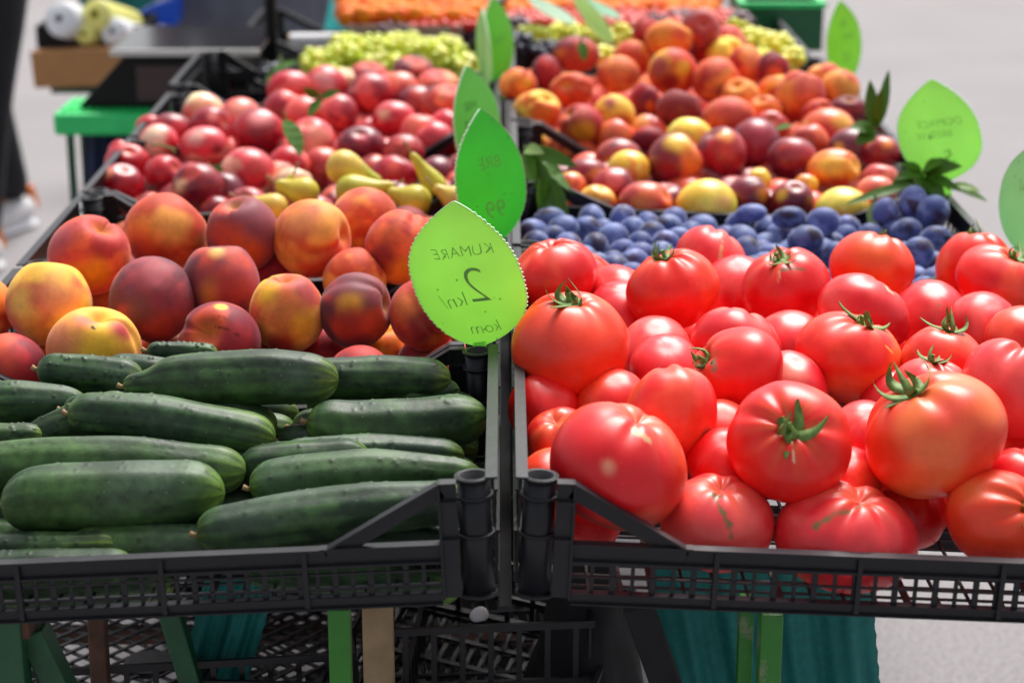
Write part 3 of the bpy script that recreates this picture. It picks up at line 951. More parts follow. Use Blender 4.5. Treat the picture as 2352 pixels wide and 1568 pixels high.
NMAP = [(160,5.15),(220,4.75),(300,4.20),(350,3.85),(400,3.55),(450,3.30),(490,3.12)]

NR = [
 (1348,405,52,42,'wine',.05,[(.5,.0,.4,(236,150,60))]),(1445,388,49,44,'lemon',.05,[(.0,-.5,.4,(232,120,90))]),(1410,430,52,46,'crimson',0,[(0,.3,.5,(226,100,100))]),
 (1370,466,46,42,'yellow',0,[(.5,-.2,.5,(226,120,100))]),(1310,430,38,36,'amber',0,[(.3,-.3,.5,(206,90,100))]),(1482,468,64,52,'coral',-.02,[(-.3,.0,.5,(240,130,50)),(.55,-.1,.4,(216,44,30)),(-.3,-.7,.3,(150,30,40))]),
 (1420,362,54,44,'dusky',.12,[(-.5,-.4,.3,(240,190,40))]),(1415,318,42,26,'coral',.25,[]),(1486,308,42,32,'coral',.28,[]),
 (1583,320,56,50,'lemon',.12,[]),(1551,371,64,66,'crimson',-.02,[(.1,.6,.5,(252,200,70)),(.55,-.1,.5,(240,120,30)),(-.35,-.3,.5,(170,14,24))]),
 (1657,355,58,64,'crimson',0,[(.1,.6,.35,(244,150,60)),(.0,.0,.4,(214,60,40))]),(1735,332,60,62,'wine',.05,[(0,.1,.8,(176,46,66))]),
 (1819,365,59,50,'wine',0,[(.1,.3,.5,(176,60,76))]),(1900,305,66,57,'coral',.08,[(.4,.4,.5,(250,180,70)),(-.3,-.1,.5,(206,40,50))]),
 (1955,343,54,50,'wine',0,[(.1,.1,.6,(132,56,76)),(-.7,.0,.3,(250,180,50))]),(2025,352,44,40,'crimson',.05,[(.2,.5,.4,(246,140,60))]),
 (1915,391,62,50,'amber',0,[(-.2,.1,.6,(248,184,60)),(-.3,-.7,.4,(206,70,40))]),(2020,414,44,38,'salmon',.02,[]),(2012,442,46,38,'salmon',0,[(.5,.0,.4,(244,170,90)),(-.4,-.2,.5,(150,30,60))]),
 (1622,474,71,64,'lemon',0,[(.5,.1,.3,(250,190,100))]),(1720,452,50,48,'wine',.02,[(.6,.0,.4,(240,140,40))]),(1820,460,50,46,'wine',0,[(-.6,.2,.35,(250,190,60))]),
 (1936,484,65,55,'lemon',-.02,[]),(1745,415,26,30,'lemon',.06,[]),(1770,300,36,30,'coral',.2,[]),(1860,330,34,34,'coral',.12,[]),(1850,425,30,26,'amber',.06,[]),
]
NRMAP = [(290,4.0),(340,3.78),(380,3.50),(430,3.25),(470,3.10)]
PR = [
 (1190,196,44,40,'orange',0,[(.5,.0,.4,(226,150,30))]),(1233,256,56,49,'yellow',0,[(.1,-.2,.4,(226,110,40))]),(1335,288,53,49,'crimson',0,[(0,.5,.6,(196,90,80)),(.1,-.4,.6,(220,150,30))]),
 (1313,208,51,41,'orange',0,[]),(1255,170,34,44,'wine',.05,[]),(1323,126,55,43,'dusky',0,[(-.7,.0,.35,(226,130,50)),(.5,.2,.5,(214,90,60))]),(1420,171,49,44,'orange',0,[(0,.1,.8,(230,124,70))]),
 (1450,138,42,34,'orange',.1,[]),(1484,76,32,35,'crimson',.05,[(0,.4,.5,(214,90,84))]),(1537,90,56,45,'orange',0,[(-.2,-.2,.5,(236,150,60)),(.4,.1,.4,(226,96,60))]),(1608,67,46,45,'dusky',.02,[(0,.2,.8,(196,80,74))]),
 (1545,166,56,55,'amber',0,[(.4,.1,.4,(246,184,50)),(-.6,.2,.5,(176,80,70)),(0,.8,.4,(196,90,84)),(-.2,-.6,.4,(150,30,30))]),(1645,185,56,53,'coral',-.02,[(.1,-.6,.5,(150,50,60)),(-.2,.3,.5,(226,104,80))]),
 (1410,263,49,47,'yellow',0,[(-.2,.5,.4,(180,80,80)),(.3,-.5,.5,(176,40,30))]),(1480,235,36,47,'crimson',.05,[(.3,-.3,.3,(226,100,30))]),(1560,252,53,46,'brown',0,[]),
 (1675,268,60,46,'coral',-.03,[(0,.2,.9,(216,88,76))]),(1756,255,42,36,'orange',.05,[]),(1775,162,40,44,'crimson',.05,[(0,-.3,.5,(226,90,50))]),(1712,155,40,50,'coral',.05,[(.2,.2,.5,(244,140,90))]),
 (1625,122,34,26,'crimson',.15,[]),(1670,104,34,24,'salmon',.15,[]),(1668,130,36,28,'lemon',.12,[]),(1838,222,57,60,'coral',-.02,[(.1,-.5,.6,(226,96,40)),(0,.4,.5,(222,96,80))]),
 (1895,190,42,34,'orange',.08,[]),(1930,205,30,28,'orange',.1,[]),(1948,252,44,32,'dusky',0,[]),(1785,218,30,26,'yellow',.1,[]),(1225,322,30,22,'amber',0,[]),
 (1700,225,30,30,'orange',.1,[]),(1880,262,40,34,'coral',.05,[]),(1490,320,40,30,'crimson',-.05,[]),
]
PRMAP = [(60,4.90),(120,4.80),(180,4.60),(230,4.35),(290,4.15),(330,4.05)]

items = []       # every round fruit gets solved for depth together
def reg(kind, e, nmap, extra=0.0, **kw):
    x, y, rx, ry = e[:4]
    full = {'tomato': 84, 'peach': 0, 'nectarine': 0, 'flat': 0}[kind]
    if nmap in (PMAP,): full = 74
    if nmap in (NMAP,) and kind == 'nectarine': full = 50
    if nmap in (NRMAP, PRMAP): full = 46
    if e[5] >= 0.08 and max(rx, ry) < full and y < 1250:
        extra += 0.45 * (full - max(rx, ry)) * 2 / FPX * 2.0 / SP * 1.5
        if kind == 'tomato' and not kw.get('cal'):
            kw['axis'] = (kw['axis'][0] * .3, -.7, -.6)
        rx = ry = full
    n = interp(nmap, y) + e[5] + extra
    items.append(dict(kind=kind, x=x, y=y, rx=rx, ry=ry, key=e[4], t=tn(x, y, n), **kw))

for i, e in enumerate(TOM):
    reg('tomato', e, TMAP, axis=e[6], spots=e[7], lines=e[8], cal=e[9], label=e[10], seed=100 + i, group='tomatoes')
for i, e in enumerate(PEA):
    reg('peach', e, PMAP, axis=e[6], spots=e[7], lines=PLINES.get(e[8], []), label=e[8], seed=300 + i, group='large peaches')
for i, e in enumerate(NL):
    reg('nectarine', e, NMAP, axis=None, spots=e[6], lines=[], seed=500 + i, group='red nectarines')
for i, e in enumerate(FL):
    reg('flat', e, NMAP, axis=(.1, .85, .5), spots=[], lines=[], seed=560 + i, group='flat peaches')
for i, e in enumerate(NR):
    reg('nectarine', e, NRMAP, axis=None, spots=e[6], lines=[], seed=600 + i, group='yellow nectarines')
for i, e in enumerate(PR):
    reg('peach', e, PRMAP, axis=None, spots=e[6], lines=[], seed=700 + i, group='orange peaches')

# push overlapping fruit apart along the line of sight; each keeps its seen size
rays = np.array([tuple(ray(i['x'], i['y'])) for i in items])
rp = np.array([(i['rx'] + i['ry']) / 2 for i in items]) / FPX
tt = np.array([i['t'] for i in items])
t0 = tt.copy()
for it in range(120):
    Pp = rays * tt[:, None]
    R = rp * tt
    dd = np.linalg.norm(Pp[:, None] - Pp[None], axis=2)
    need = 0.84 * (R[:, None] + R[None])
    ov = np.clip(need - dd, 0, None)
    np.fill_diagonal(ov, 0)
    sg = np.sign(tt[:, None] - tt[None])
    tt += np.clip((ov * sg * 0.35).sum(1), -0.004, 0.004)
    tt = np.clip(tt, t0 - 0.10, t0 + 0.10)
for i, t in zip(items, tt):
    i['t'] = t

ORD = ['nearest', 'second', 'third', 'fourth', 'fifth', 'sixth', 'seventh', 'eighth', 'ninth', 'tenth', 'eleventh', 'twelfth']
SK = {'orange': 'orange', 'coral': 'coral red', 'dusky': 'dusky red', 'purple': 'purple red', 'crimson': 'crimson', 'yellow': 'golden yellow', 'blush': 'blushed',
      'brown': 'brownish orange', 'red': 'bright red', 'pink': 'pink red', 'cream': 'cream and pink', 'salmon': 'salmon pink', 'lemon': 'lemon yellow', 'wine': 'wine red', 'amber': 'amber'}
SHORT = {'red nectarines': 'behind the pears', 'flat peaches': 'before the green grapes', 'yellow nectarines': 'behind the plums', 'orange peaches': 'of the tall heap'}
REF = {'red nectarines': ('behind the pears', 'nectarine'), 'flat peaches': ('in front of the green grapes', 'flat peach'),
       'yellow nectarines': ('behind the plums', 'nectarine'), 'orange peaches': ('of the tall heap before the grapes', 'peach')}
for gname, (ref, noun) in REF.items():
    sub = [i for i in items if i['group'] == gname]
    for key in {i['key'] for i in sub}:
        s2 = sorted([i for i in sub if i['key'] == key], key=lambda q: q['x'])
        for k, i in enumerate(s2):
            if len(s2) == 1:
                i['label'] = f"the only {SK[key]} {noun} {ref}"
            else:
                i['label'] = f"{SK[key]} {noun} {SHORT[gname]}, {ORD[k] if k else 'first'} of its colour from the left"

ORDN = ['first', 'second', 'third', 'fourth', 'fifth', 'sixth', 'seventh', 'eighth', 'ninth', 'tenth', 'eleventh', 'twelfth', 'thirteenth', 'fourteenth', 'fifteenth', 'sixteenth', 'seventeenth', 'eighteenth', 'nineteenth', 'twentieth']
ORDN += ['twenty ' + o for o in ORDN[:9]] + ['thirtieth'] + ['thirty ' + o for o in ORDN[:9]] + ['fortieth'] + ['forty ' + o for o in ORDN[:9]] + ['fiftieth'] + ['fifty ' + o for o in ORDN[:9]]
def near(p, r, f=0.8):
    return any((p - q).length < f * (r + s) for q, s in SOLID)
SOLID = []
for i in items:
    mat = {'tomato': M['tomato'], 'peach': M['peach'], 'flat': M['peach'], 'nectarine': M['nectarine']}[i['kind']]
    noun = {'tomato': 'tomato', 'peach': 'peach', 'flat': 'flat_peach', 'nectarine': 'nectarine'}[i['kind']]
    big = i['rx'] > 70
    o, top, ax, r = fruit(noun, i['x'], i['y'], i['rx'], i['ry'], i['t'], i['key'], i['kind'], mat, axis=i['axis'],
                          spots=i['spots'], lines=i['lines'], seed=i['seed'], res=(96, 64) if big else (56, 38))
    tag(o, i['label'], noun.replace('_', ' '), i['group'])
    SOLID.append((o.location.copy(), r))
    if i.get('cal'):
        calyx(o, top, ax, r, i['seed'], size=1.45 if i['cal'] == 2 else 1.25)

# ------------------------------------------------------------------ pears
def pear(ax, ay, bx, by, rpx, n, label, key=0, stemlen=0.018, seed=0):
    """A is the fat end, B the neck end"""
    bx, by = ax + (bx - ax) * 1.35, ay + (by - ay) * 1.35
    rpx *= .9
    A, B = P(ax, ay, n), P(bx, by, n + 0.01)
    k = tn(ax, ay, n) / FPX
    r = rpx * k
    d = B - A
    side = d.cross(BK).normalized()
    N_ = 34
    ts = np.linspace(0, 1, N_)
    start = A - d.normalized() * r * 0.92
    end = B
    g = np.random.default_rng(seed)
    bend = g.uniform(-0.15, 0.15) * r
    pts = [start + (end - start) * t + side * (bend * math.sin(t * 3.1)) for t in ts]
    L = (end - start).length
    rad = []
    for t in ts:
        s = t * L / r
        body = math.sqrt(max(0, 1 - (s - 0.95) ** 2)) if s < 0.95 else None
        if body is None:
            u = (t * L - 0.95 * r) / max(L - 0.95 * r, 1e-4)
            body = (1 - 0.62 * sstep(0, 0.85, np.array([u]))[0]) * math.sqrt(max(0.0, 1 - max(0, (u - 0.75) / 0.25) ** 2.2))
        rad.append(max(r * body, 0.0008))
    base = lin((206, 190, 62)) if key == 0 else lin((222, 190, 84))
    def colf(t, p, V):
        c = np.tile(base, (len(t), 1))
        n1 = Noise(seed, 60)(V - V.mean(0))
        m = sstep(0.2, 1.4, n1)[:, None]
        c = c * (1 - m) + lin((178, 176, 50)) * m
        m = sstep(1.35, 1.6, Noise(seed + 3, 90)(V - V.mean(0)))[:, None]
        c = c * (1 - m) + lin((120, 84, 40)) * m
        return c
    mid = (A + B) / 2
    o = sweep('pear', [p - mid for p in pts], rad, M['pear'], seg=30, colf=colf, loc=mid)
    tag(o, label, 'pear', 'pears')
    sd = (end - pts[-4]).normalized()
    sweep('stem', [end - mid - sd * 0.004 + (sd + UP * 0.25 * f) * (stemlen * f) for f in np.linspace(0, 1, 6)], [0.0022, 0.0018, 0.0017, 0.0018, 0.0022, 0.0026], M['dry'], 8, o)
    SOLID.append((mid, r))
    return o

pear(788, 384, 855, 412, 45, 3.10, 'golden pear lying on top of the other pears, neck down to one side', 1, seed=1)
pear(700, 441, 650, 425, 40, 3.02, 'speckled green yellow pear in front of the golden one', seed=2)
pear(632, 474, 570, 462, 36, 2.96, 'pale yellow pear low behind the purple crowned peach', 1, seed=3)
pear(650, 432, 668, 408, 20, 3.06, 'small crooked pear with a dark cut stem', seed=4)
pear(806, 436, 880, 428, 42, 3.00, 'broad brown spotted pear in the middle of the pears', seed=5)
pear(955, 462, 905, 445, 42, 2.98, 'long pear with a brown bruised patch', seed=6)
pear(1000, 432, 958, 372, 32, 3.06, 'pear pointing its thin orange neck upward', seed=7)
pear(1050, 458, 1010, 436, 36, 2.96, 'pear beside the bright green leaf tag', 1, seed=8)

# ------------------------------------------------------------------ cucumbers
def cucumber(ax, ay, bx, by, rpx, na, nb, bow, label, seed, neck=0.0, pale=0.0, taper=0.0, shade=1.0):
    A, B = P(ax, ay, na), P(bx, by, nb)
    k = (tn(ax, ay, na) + tn(bx, by, nb)) / 2 / FPX
    r = rpx * k
    d = (B - A)
    side = BK.cross(d).normalized()
    if side.z < 0: side = -side
    N_ = 130
    ts = np.linspace(0, 1, N_)
    mid = (A + B) / 2
    pts = [A - mid + d * t + side * (bow * k * 4 * t * (1 - t)) for t in ts]
    L = d.length
    rad = []
    for t in ts:
        e0, e1 = t * L / r, (1 - t) * L / r
        b = 1.0
        c0 = 1.15 * (1 - neck * 1.1)
        if e0 < c0: b *= math.sqrt(max(0.0, 1 - (1 - e0 / c0) ** 2.3))
        if e1 < 1.25: b *= math.sqrt(max(0.0, 1 - (1 - e1 / 1.25) ** 2.1))
        b *= 1 - neck * math.exp(-(t / 0.17) ** 4) - taper * sstep(0.45, 1.0, np.array([t]))[0] - 0.05 * math.cos(t * 6.28)
        rad.append(max(r * b, 0.0006))
    g = np.random.default_rng(seed)
    nw = 60
    wt, wp = g.uniform(0.06, 0.94, nw), g.uniform(0, 6.283, nw)
    nph = g.uniform(0, 6.28, 4)
    def rfun(T, PH, R):
        out = R * (1 + 0.018 * np.sin(5 * PH + nph[0]) + 0.014 * np.sin(9 * PH + nph[1] + 2 * T))
        out += R * 0.02 * np.sin(17 * T + nph[0]) * np.cos(2 * PH + nph[1])
        out += R * 0.05 * np.sin(8 * T + nph[2]) * np.cos(PH + nph[3])
        for a, b in zip(wt, wp):
            dp = np.angle(np.exp(1j * (PH - b))) * r
            dt = (T - a) * L
            out += 0.0010 * np.exp(-(dp ** 2 + dt ** 2) / 0.0016 ** 2)
        return out
    def colf(t, p, V):
        gg = np.random.default_rng(seed + 5)
        tint = np.array([gg.uniform(.8, 1.35), gg.uniform(.85, 1.15), gg.uniform(.75, 1.5)])
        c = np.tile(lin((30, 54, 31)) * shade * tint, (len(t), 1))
        n1 = np.sin(11 * p + nph[0] * 3 + 2 * np.sin(4 * t)) * 0.5 + np.sin(23 * p + nph[1] + 5 * t) * 0.3
        n2 = Noise(seed, 90)(V)
        m = sstep(-0.5, 1.3, n1 * 0.8 + n2 * 0.7 + .4 * Noise(seed + 6, 260)(V))[:, None] * 0.75
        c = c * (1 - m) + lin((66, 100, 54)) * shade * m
        m = (sstep(.3, 1.2, np.cos(p - nph[2]) + .3 * np.sin(6 * t)) * .35)[:, None]
        c = c * (1 - m) + lin((84, 122, 58)) * m
        m = (sstep(-0.2, 1.4, Noise(seed + 2, 45)(V)) * 0.55)[:, None]
        c = c * (1 - m) + lin((78, 98, 80)) * m
        e = np.clip(sstep(0.86, 1.0, t) + sstep(0.07, 0.0, t) * 0.7 + pale * sstep(0.5, 1.0, t) * sstep(-0.2, 0.7, np.sin(p - nph[3])), 0, 1)
        m = (e * (0.35 + 0.5 * np.clip(n1, -0.3, 1)))[:, None]
        c = c * (1 - m) + lin((126, 158, 56)) * m
        dk = np.zeros(len(t))
        for a, b in zip(wt, wp):
            dp = np.angle(np.exp(1j * (p - b))) * r
            dt = (t - a) * L
            dk += np.exp(-(dp ** 2 + dt ** 2) / 0.0020 ** 2)
        m = np.clip(dk, 0, 1)[:, None] * 0.8
        c = c * (1 - m) + lin((30, 46, 30)) * m
        return c
    o = sweep('cucumber', pts, rad, M['cucumber'], seg=72, colf=colf, rfun=rfun, loc=mid)
    tag(o, label, 'cucumber', 'cucumbers')
    dn = d.normalized()
    sweep('stem', [A - mid + dn * 0.004, A - mid - dn * 0.002, A - mid - dn * 0.006 + side * 0.002], [0.003, 0.0025, 0.003], M['dry'], 8, o)
    for t in np.linspace(0.1, 0.9, 7):
        SOLID.append((A + d * t, r * 0.9))
    return o

cucumber(338, 806, 500, 812, 22, .98, .98, 2, 'small pale cucumber tip at the very back of the cucumbers', 1)
cucumber(86, 848, 330, 868, 42, .86, .84, 0, 'dark cucumber with rounded end beside the small green one at the back', 2)
cucumber(246, 838, 470, 868, 33, .92, .90, 0, 'short cucumber poking out behind the topmost one', 3)
cucumber(700, 872, 1036, 872, 47, .84, .82, 6, 'cucumber with yellow striped tip at the back next to the crate post', 5, pale=.8)
cucumber(920, 918, 1056, 896, 33, .80, .84, 0, 'stubby cucumber wedged under the striped tipped one', 6)
cucumber(-120, 935, 200, 922, 47, .72, .74, 6, 'thick cucumber entering from the frame edge at the back', 7, taper=.25)
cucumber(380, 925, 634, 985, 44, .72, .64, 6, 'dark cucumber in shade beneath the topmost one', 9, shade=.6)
cucumber(145, 942, 480, 930, 36, .66, .68, 0, 'greyish cucumber mostly covered below the back ones', 19)
cucumber(60, 1010, 300, 918, 40, .58, .62, 0, 'slanting grey green cucumber between two long ones', 11)
cucumber(-90, 1005, 100, 1000, 30, .56, .55, 0, 'thin dark cucumber end at the frame edge', 21)
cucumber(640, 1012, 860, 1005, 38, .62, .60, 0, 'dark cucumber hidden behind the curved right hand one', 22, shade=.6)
cucumber(548, 1078, 850, 1052, 48, .44, .46, 6, 'grey cucumber behind the two long front ones, tip to the centre', 13)
cucumber(283, 888, 778, 872, 62, .70, .68, 12, 'topmost large cucumber with a pinched stem end, lying against the peaches', 4, neck=.5)
cucumber(156, 950, 632, 1010, 52, .56, .52, 14, 'long cucumber with a bright yellow green stripe at one end', 8, pale=1.0)
cucumber(704, 968, 1120, 950, 62, .60, .62, -22, 'curved dark cucumber with dry flower end, beside the crate wall', 10)
cucumber(-110, 1075, 566, 1082, 60, .42, .40, 14, 'very long cucumber running across with a dry spotted tip', 12)
cucumber(573, 1122, 1110, 1095, 55, .32, .34, 22, 'long cucumber tapering behind the corner tube', 14, taper=.35)
cucumber(3, 1160, 517, 1132, 78, .24, .26, 8, 'fattest cucumber, grey green, at the front of the heap', 15)
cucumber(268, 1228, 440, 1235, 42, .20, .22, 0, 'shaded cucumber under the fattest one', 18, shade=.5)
cucumber(452, 1228, 1080, 1150, 61, .14, .16, 10, 'bumpy front cucumber sloping up behind the crate strut', 16, taper=.12)
cucumber(-120, 1262, 272, 1250, 34, .16, .15, 0, 'cucumber lying low behind the rim under the fattest one', 17, pale=.7)
cucumber(-140, 1310, 310, 1298, 42, .105, .105, 0, 'lowest pale cucumber right behind the front rim', 23)
cucumber(800, 1290, 1034, 1245, 36, .22, .24, 0, 'cucumber with a yellow tip seen beneath the crate strut', 20, pale=.6)
cucumber(560, 1300, 1060, 1350, 46, .16, .15, 0, 'cucumber on the crate floor seen through the grille', 24, pale=.5)
cucumber(-60, 1355, 400, 1345, 44, .15, .17, 0, 'cucumber on the crate floor at the frame edge', 25)

g = np.random.default_rng(77)
cprot = [cucumber(0, 1000, 430, 1005, 48, .5, .5, 8, 'cucumber', 40 + i, taper=.1) for i in range(3)]
for c_ in cprot:
    for q_ in range(7): SOLID.pop()
cp_i = 0
for hz_, ns_ in ((-.080, (.18, .30, .42, .54, .66, .78, .90)), (-.046, (.50, .62, .74, .86))):
    for n_ in ns_:
        for xx_ in (-.120, -.300, -.480):
            x_ = xx_ + g.uniform(-.008, .008)
            if hz_ > -.06 and g.uniform() < .2: continue
            src = cprot[cp_i % 3]
            if cp_i < 3:
                o = src
            else:
                o = copy_tree(src)
            o.location = (x_, n_ * SP, surf(x_) + hz_ + g.uniform(-.006, .004))
            o.rotation_euler = (g.uniform(-1, 1), .045 + g.uniform(-.04, .04), g.uniform(-.12, .12))
            tag(o, 'cucumber in the shaded lower layers of the cucumber heap', 'cucumber', 'cucumbers under the heap')
            cp_i += 1
# ------------------------------------------------------------------ hidden filling of the crates
def filler(kind, side, row, w, r, key, nmin, noun, group, label, hmax=-0.035, seed=0):
    g = np.random.default_rng(seed)
    base = -CH + 0.008 + r
    z = base
    layer = 0
    protos = []
    while z < hmax + 0.001:
        xs = np.arange(r + 0.016, w - r - 0.014, 1.9 * r)
        ys = np.arange(row * SP + r + 0.014, (row + 1) * SP - r - 0.01, 1.75 * r)
        for iy, y in enumerate(ys):
            for x in xs:
                X = side * (0.0065 + x) + (0.9 * r if (iy + layer) % 2 else 0) * side + g.uniform(-.1, .1) * r
                Y = y + g.uniform(-.1, .1) * r + (0.5 * r if layer else 0)
                if Y < nmin * SP or abs(X) > w - r * 0.9:
                    continue
                p = Vector((X, Y, surf(X) + z))
                if near(p, r, 0.74):
                    continue
                if len(protos) < 3:
                    o, _, _, _ = fruit(noun, 0, 0, 1, 1, FPX * r, key, kind, M[{'tomato': 'tomato', 'peach': 'peach', 'nectarine': 'nectarine', 'plum': 'plum'}[kind]], seed=seed + len(protos), res=(28, 18), loc=p)
                    protos.append(o)
                else:
                    o = protos[int(g.integers(0, 3))].copy()
                    COL.objects.link(o)
                    o.location = p
                tag(o, label, noun, group)
                SOLID.append((p, r))
        z += 1.55 * r
        layer += 1

filler('tomato', 1, 0, .60, .045, 'tomd', .28, 'tomato', 'tomatoes under the heap', 'tomato buried deep under the heap of the near crate', seed=2001)
filler('tomato', 1, 1, .60, .042, 'tomd', 1.0, 'tomato', 'tomatoes under the second heap', 'tomato buried under the heap beside the plums', seed=2011)
filler('peach', -1, 1, .58, .042, 'brown', 1.0, 'peach', 'peaches under the heap', 'peach buried in shade under the large peaches', hmax=-.02, seed=2021)
filler('peach', -1, 2, .58, .040, 'brown', 2.0, 'peach', 'peaches behind the heap', 'peach hidden behind the large peaches before the pears', hmax=-.03, seed=2031)
filler('nectarine', -1, 3, .58, .038, 'crimson', 3.0, 'nectarine', 'nectarines under the red heap', 'nectarine buried under the red heap', hmax=-.055, seed=2041)
filler('nectarine', -1, 4, .58, .038, 'red', 4.0, 'nectarine', 'nectarines under the farther red heap', 'nectarine buried under the farther red heap', hmax=-.055, seed=2051)
filler('nectarine', 1, 3, .60, .038, 'crimson', 3.0, 'nectarine', 'nectarines under the yellow heap', 'nectarine buried under the yellow and crimson heap', hmax=-.055, seed=2061)
filler('peach', 1, 4, .60, .036, 'coral', 4.0, 'peach', 'peaches under the tall heap', 'peach buried under the tall orange heap', hmax=-.02, seed=2071)
filler('peach', 1, 5, .60, .036, 'coral', 4.9, 'peach', 'peaches behind the tall heap', 'peach hidden behind the tall orange heap', hmax=-.04, seed=2081)

# ------------------------------------------------------------------ plums
def plum(px, py, rx, ry, n, label, seed, axis=None):
    o, _, _, r = fruit('plum', px, py, rx, ry, tn(px, py, n), 'x', 'plum', M['plum'], axis=axis or (.2, .9, .2), seed=seed, res=(28, 18))
    tag(o, label, 'plum', 'blue plums')
    SOLID.append((o.location.copy(), r))
plum(2143, 488, 38, 40, 2.78, 'large blue plum on top, nearest the crate side', 1)
plum(2097, 466, 33, 40, 2.84, 'upright blue plum leaning on the leaf cluster', 2)
plum(2033, 490, 31, 37, 2.84, 'dark oval plum beside the pale hanging leaf', 3)
plum(2082, 530, 36, 30, 2.66, 'blue plum just below the three top ones', 4)
plum(2148, 548, 38, 30, 2.58, 'plum with a flat grey mark, by the crate side', 5)
plum(2108, 582, 38, 38, 2.42, 'plum beside the dry sepal of the orange tomato', 6)
plum(1345, 530, 36, 34, 2.72, 'purple plum with a brown stem below the dark leaves', 7)
plum(1408, 548, 37, 37, 2.66, 'round pale blue plum next to the one with the stem', 8)
plum(1812, 500, 40, 26, 2.72, 'plum with bluish bloom behind the star calyx tomato', 9)
plum(1850, 552, 42, 35, 2.50, 'frosted plum between two tomato tops', 10)
plum(1725, 490, 36, 22, 2.82, 'plum at the back rim under the yellow nectarine', 11)
plum(1890, 510, 40, 34, 2.68, 'plum with a brown rough patch', 12)
plum(1262, 508, 40, 32, 2.85, 'plum shaded by the dark peach leaves', 13)
g = np.random.default_rng(41)
protos = []
k = 0
for layer, hz in enumerate((-0.052, -0.078)):
    for iy, n in enumerate(np.arange(2.10, 2.93, 0.098)):
        for ix in range(15):
            X = 0.04 + ix * 0.0405 + (0.02 if (iy + layer) % 2 else 0) + g.uniform(-.007, .007)
            if X > 0.60: continue
            Y = n * SP + g.uniform(-.006, .006)
            r = g.uniform(0.0185, 0.0215)
            p = Vector((X, Y, surf(X) + hz + g.uniform(-.006, .008) + 0.012 * max(0, (X - .4) / .2) * (n - 2)))
            if near(p, r, 0.80): continue
            k += 1
            if len(protos) < 14:
                o, _, _, _ = fruit('plum', 0, 0, 1, 1, FPX * r, 'x', 'plum', M['plum'], seed=900 + k, res=(28, 18), loc=p)
                protos.append(o)
            else:
                o = protos[int(g.integers(0, 14))].copy()
                COL.objects.link(o)
                o.location = p
                o.rotation_euler = (g.uniform(-.5, .5), g.uniform(-.5, .5), g.uniform(0, 6.28))
            tag(o, f"dusty blue plum in the {ORDN[iy]} row behind the tomatoes, {ORDN[ix]} along" + (', lower layer' if layer else ''), 'plum', 'plums of the packed bed')
            SOLID.append((p, r))

# ------------------------------------------------------------------ grapes in bunches
def grape_mesh(rgb, seed):
    D, F = SPH[(16, 11)]
    V = D * np.array([1, 1, 1.15])
    n = Noise(seed, 2)(D)
    m = sstep(-1, 1, n)[:, None]
    c = lin(rgb) * (0.85 + 0.3 * m)
    return mesh_np('grape', V, F, True, c, M['grape'])
GM = {'green': [grape_mesh(c, i) for i, c in enumerate([(218, 226, 70), (204, 218, 64), (228, 228, 100)])],
      'pale': [grape_mesh(c, 5 + i) for i, c in enumerate([(232, 226, 84), (218, 218, 70)])],
      'black': [grape_mesh(c, 9 + i) for i, c in enumerate([(44, 46, 70), (36, 36, 56)])],
      'purple': [grape_mesh(c, 12 + i) for i, c in enumerate([(92, 56, 72), (70, 44, 60), (112, 80, 96)])]}
def bunch(px, py, wpx, hpx, n, kind, count, label, group, gr=0.0095, seed=0):
    g = np.random.default_rng(seed)
    t = tn(px, py, n)
    c = at_depth(px, py, t)
    root = empty('grape_bunch', c)
    tag(root, label, 'grapes', group)
    st = sweep('stem', [(0, 0, 0.0), (0.0, 0.01, 0.012), (0.004, 0.016, 0.03)], [0.002, 0.0016, 0.002], M['stem'], 6, root)
    a, b = wpx * t / FPX, hpx * t / FPX
    pts = []
    tries = 0
    while len(pts) < count and tries < 4000:
        tries += 1
        d = g.normal(size=3); d /= np.linalg.norm(d)
        q = d * np.array([a, 0.035, b]) * g.uniform(0.6, 1.0)
        if all(np.linalg.norm(q - w) > 1.55 * gr for w in pts):
            pts.append(q)
    for q in pts:
        me = GM[kind][int(g.integers(0, len(GM[kind])))]
        o = link('grape', me, root, tuple(q))
        s = gr * g.uniform(0.9, 1.15)
        o.scale = (s, s, s)
        o.rotation_euler = (g.uniform(0, 3), g.uniform(0, 3), 0)
spots = [(722, 150, 34, 34, 5.75), (790, 140, 48, 34, 5.9), (760, 185, 40, 26, 5.5), (850, 118, 50, 34, 6.1), (912, 112, 46, 34, 6.15), (975, 128, 50, 34, 6.0),
         (1040, 138, 46, 36, 5.9), (880, 150, 48, 26, 5.8), (1078, 160, 30, 28, 5.75), (935, 100, 40, 20, 6.4), (800, 105, 40, 20, 6.3), (1015, 105, 40, 18, 6.3)]
for i, (x, y, w, h, n) in enumerate(spots):
    bunch(x, y, w, h, n, 'green', 34, ['yellow green grape bunch by the end of the white roll', 'yellow green grape bunch just in front of the white roll', 'loose grape strand hanging over the crate of flat peaches',
          'grape bunch at the crest of the green heap', 'grape bunch on the crest, right of the first crest one', 'grape bunch above the dimpled flat peach', 'grape bunch beside the green leaf tag pair',
          'grape bunch low in front of the crest', 'small grape bunch touching the leaf tag', 'grape bunch at the back below the pale punnet', 'grape bunch overlapping the white roll', 'grape bunch at the back near the dark grapes'][i],
          'green grape bunches of one crate', gr=0.0105, seed=i)
spots = [(1225, 88, 34, 24, 6.3), (1290, 78, 40, 24, 6.5), (1355, 84, 40, 26, 6.3), (1420, 90, 36, 26, 6.2), (1390, 130, 30, 20, 5.7), (1690, 78, 36, 26, 6.2),
         (1735, 98, 36, 28, 5.9), (1785, 108, 36, 28, 5.7), (1815, 138, 28, 24, 5.5), (1740, 140, 30, 24, 5.6)]
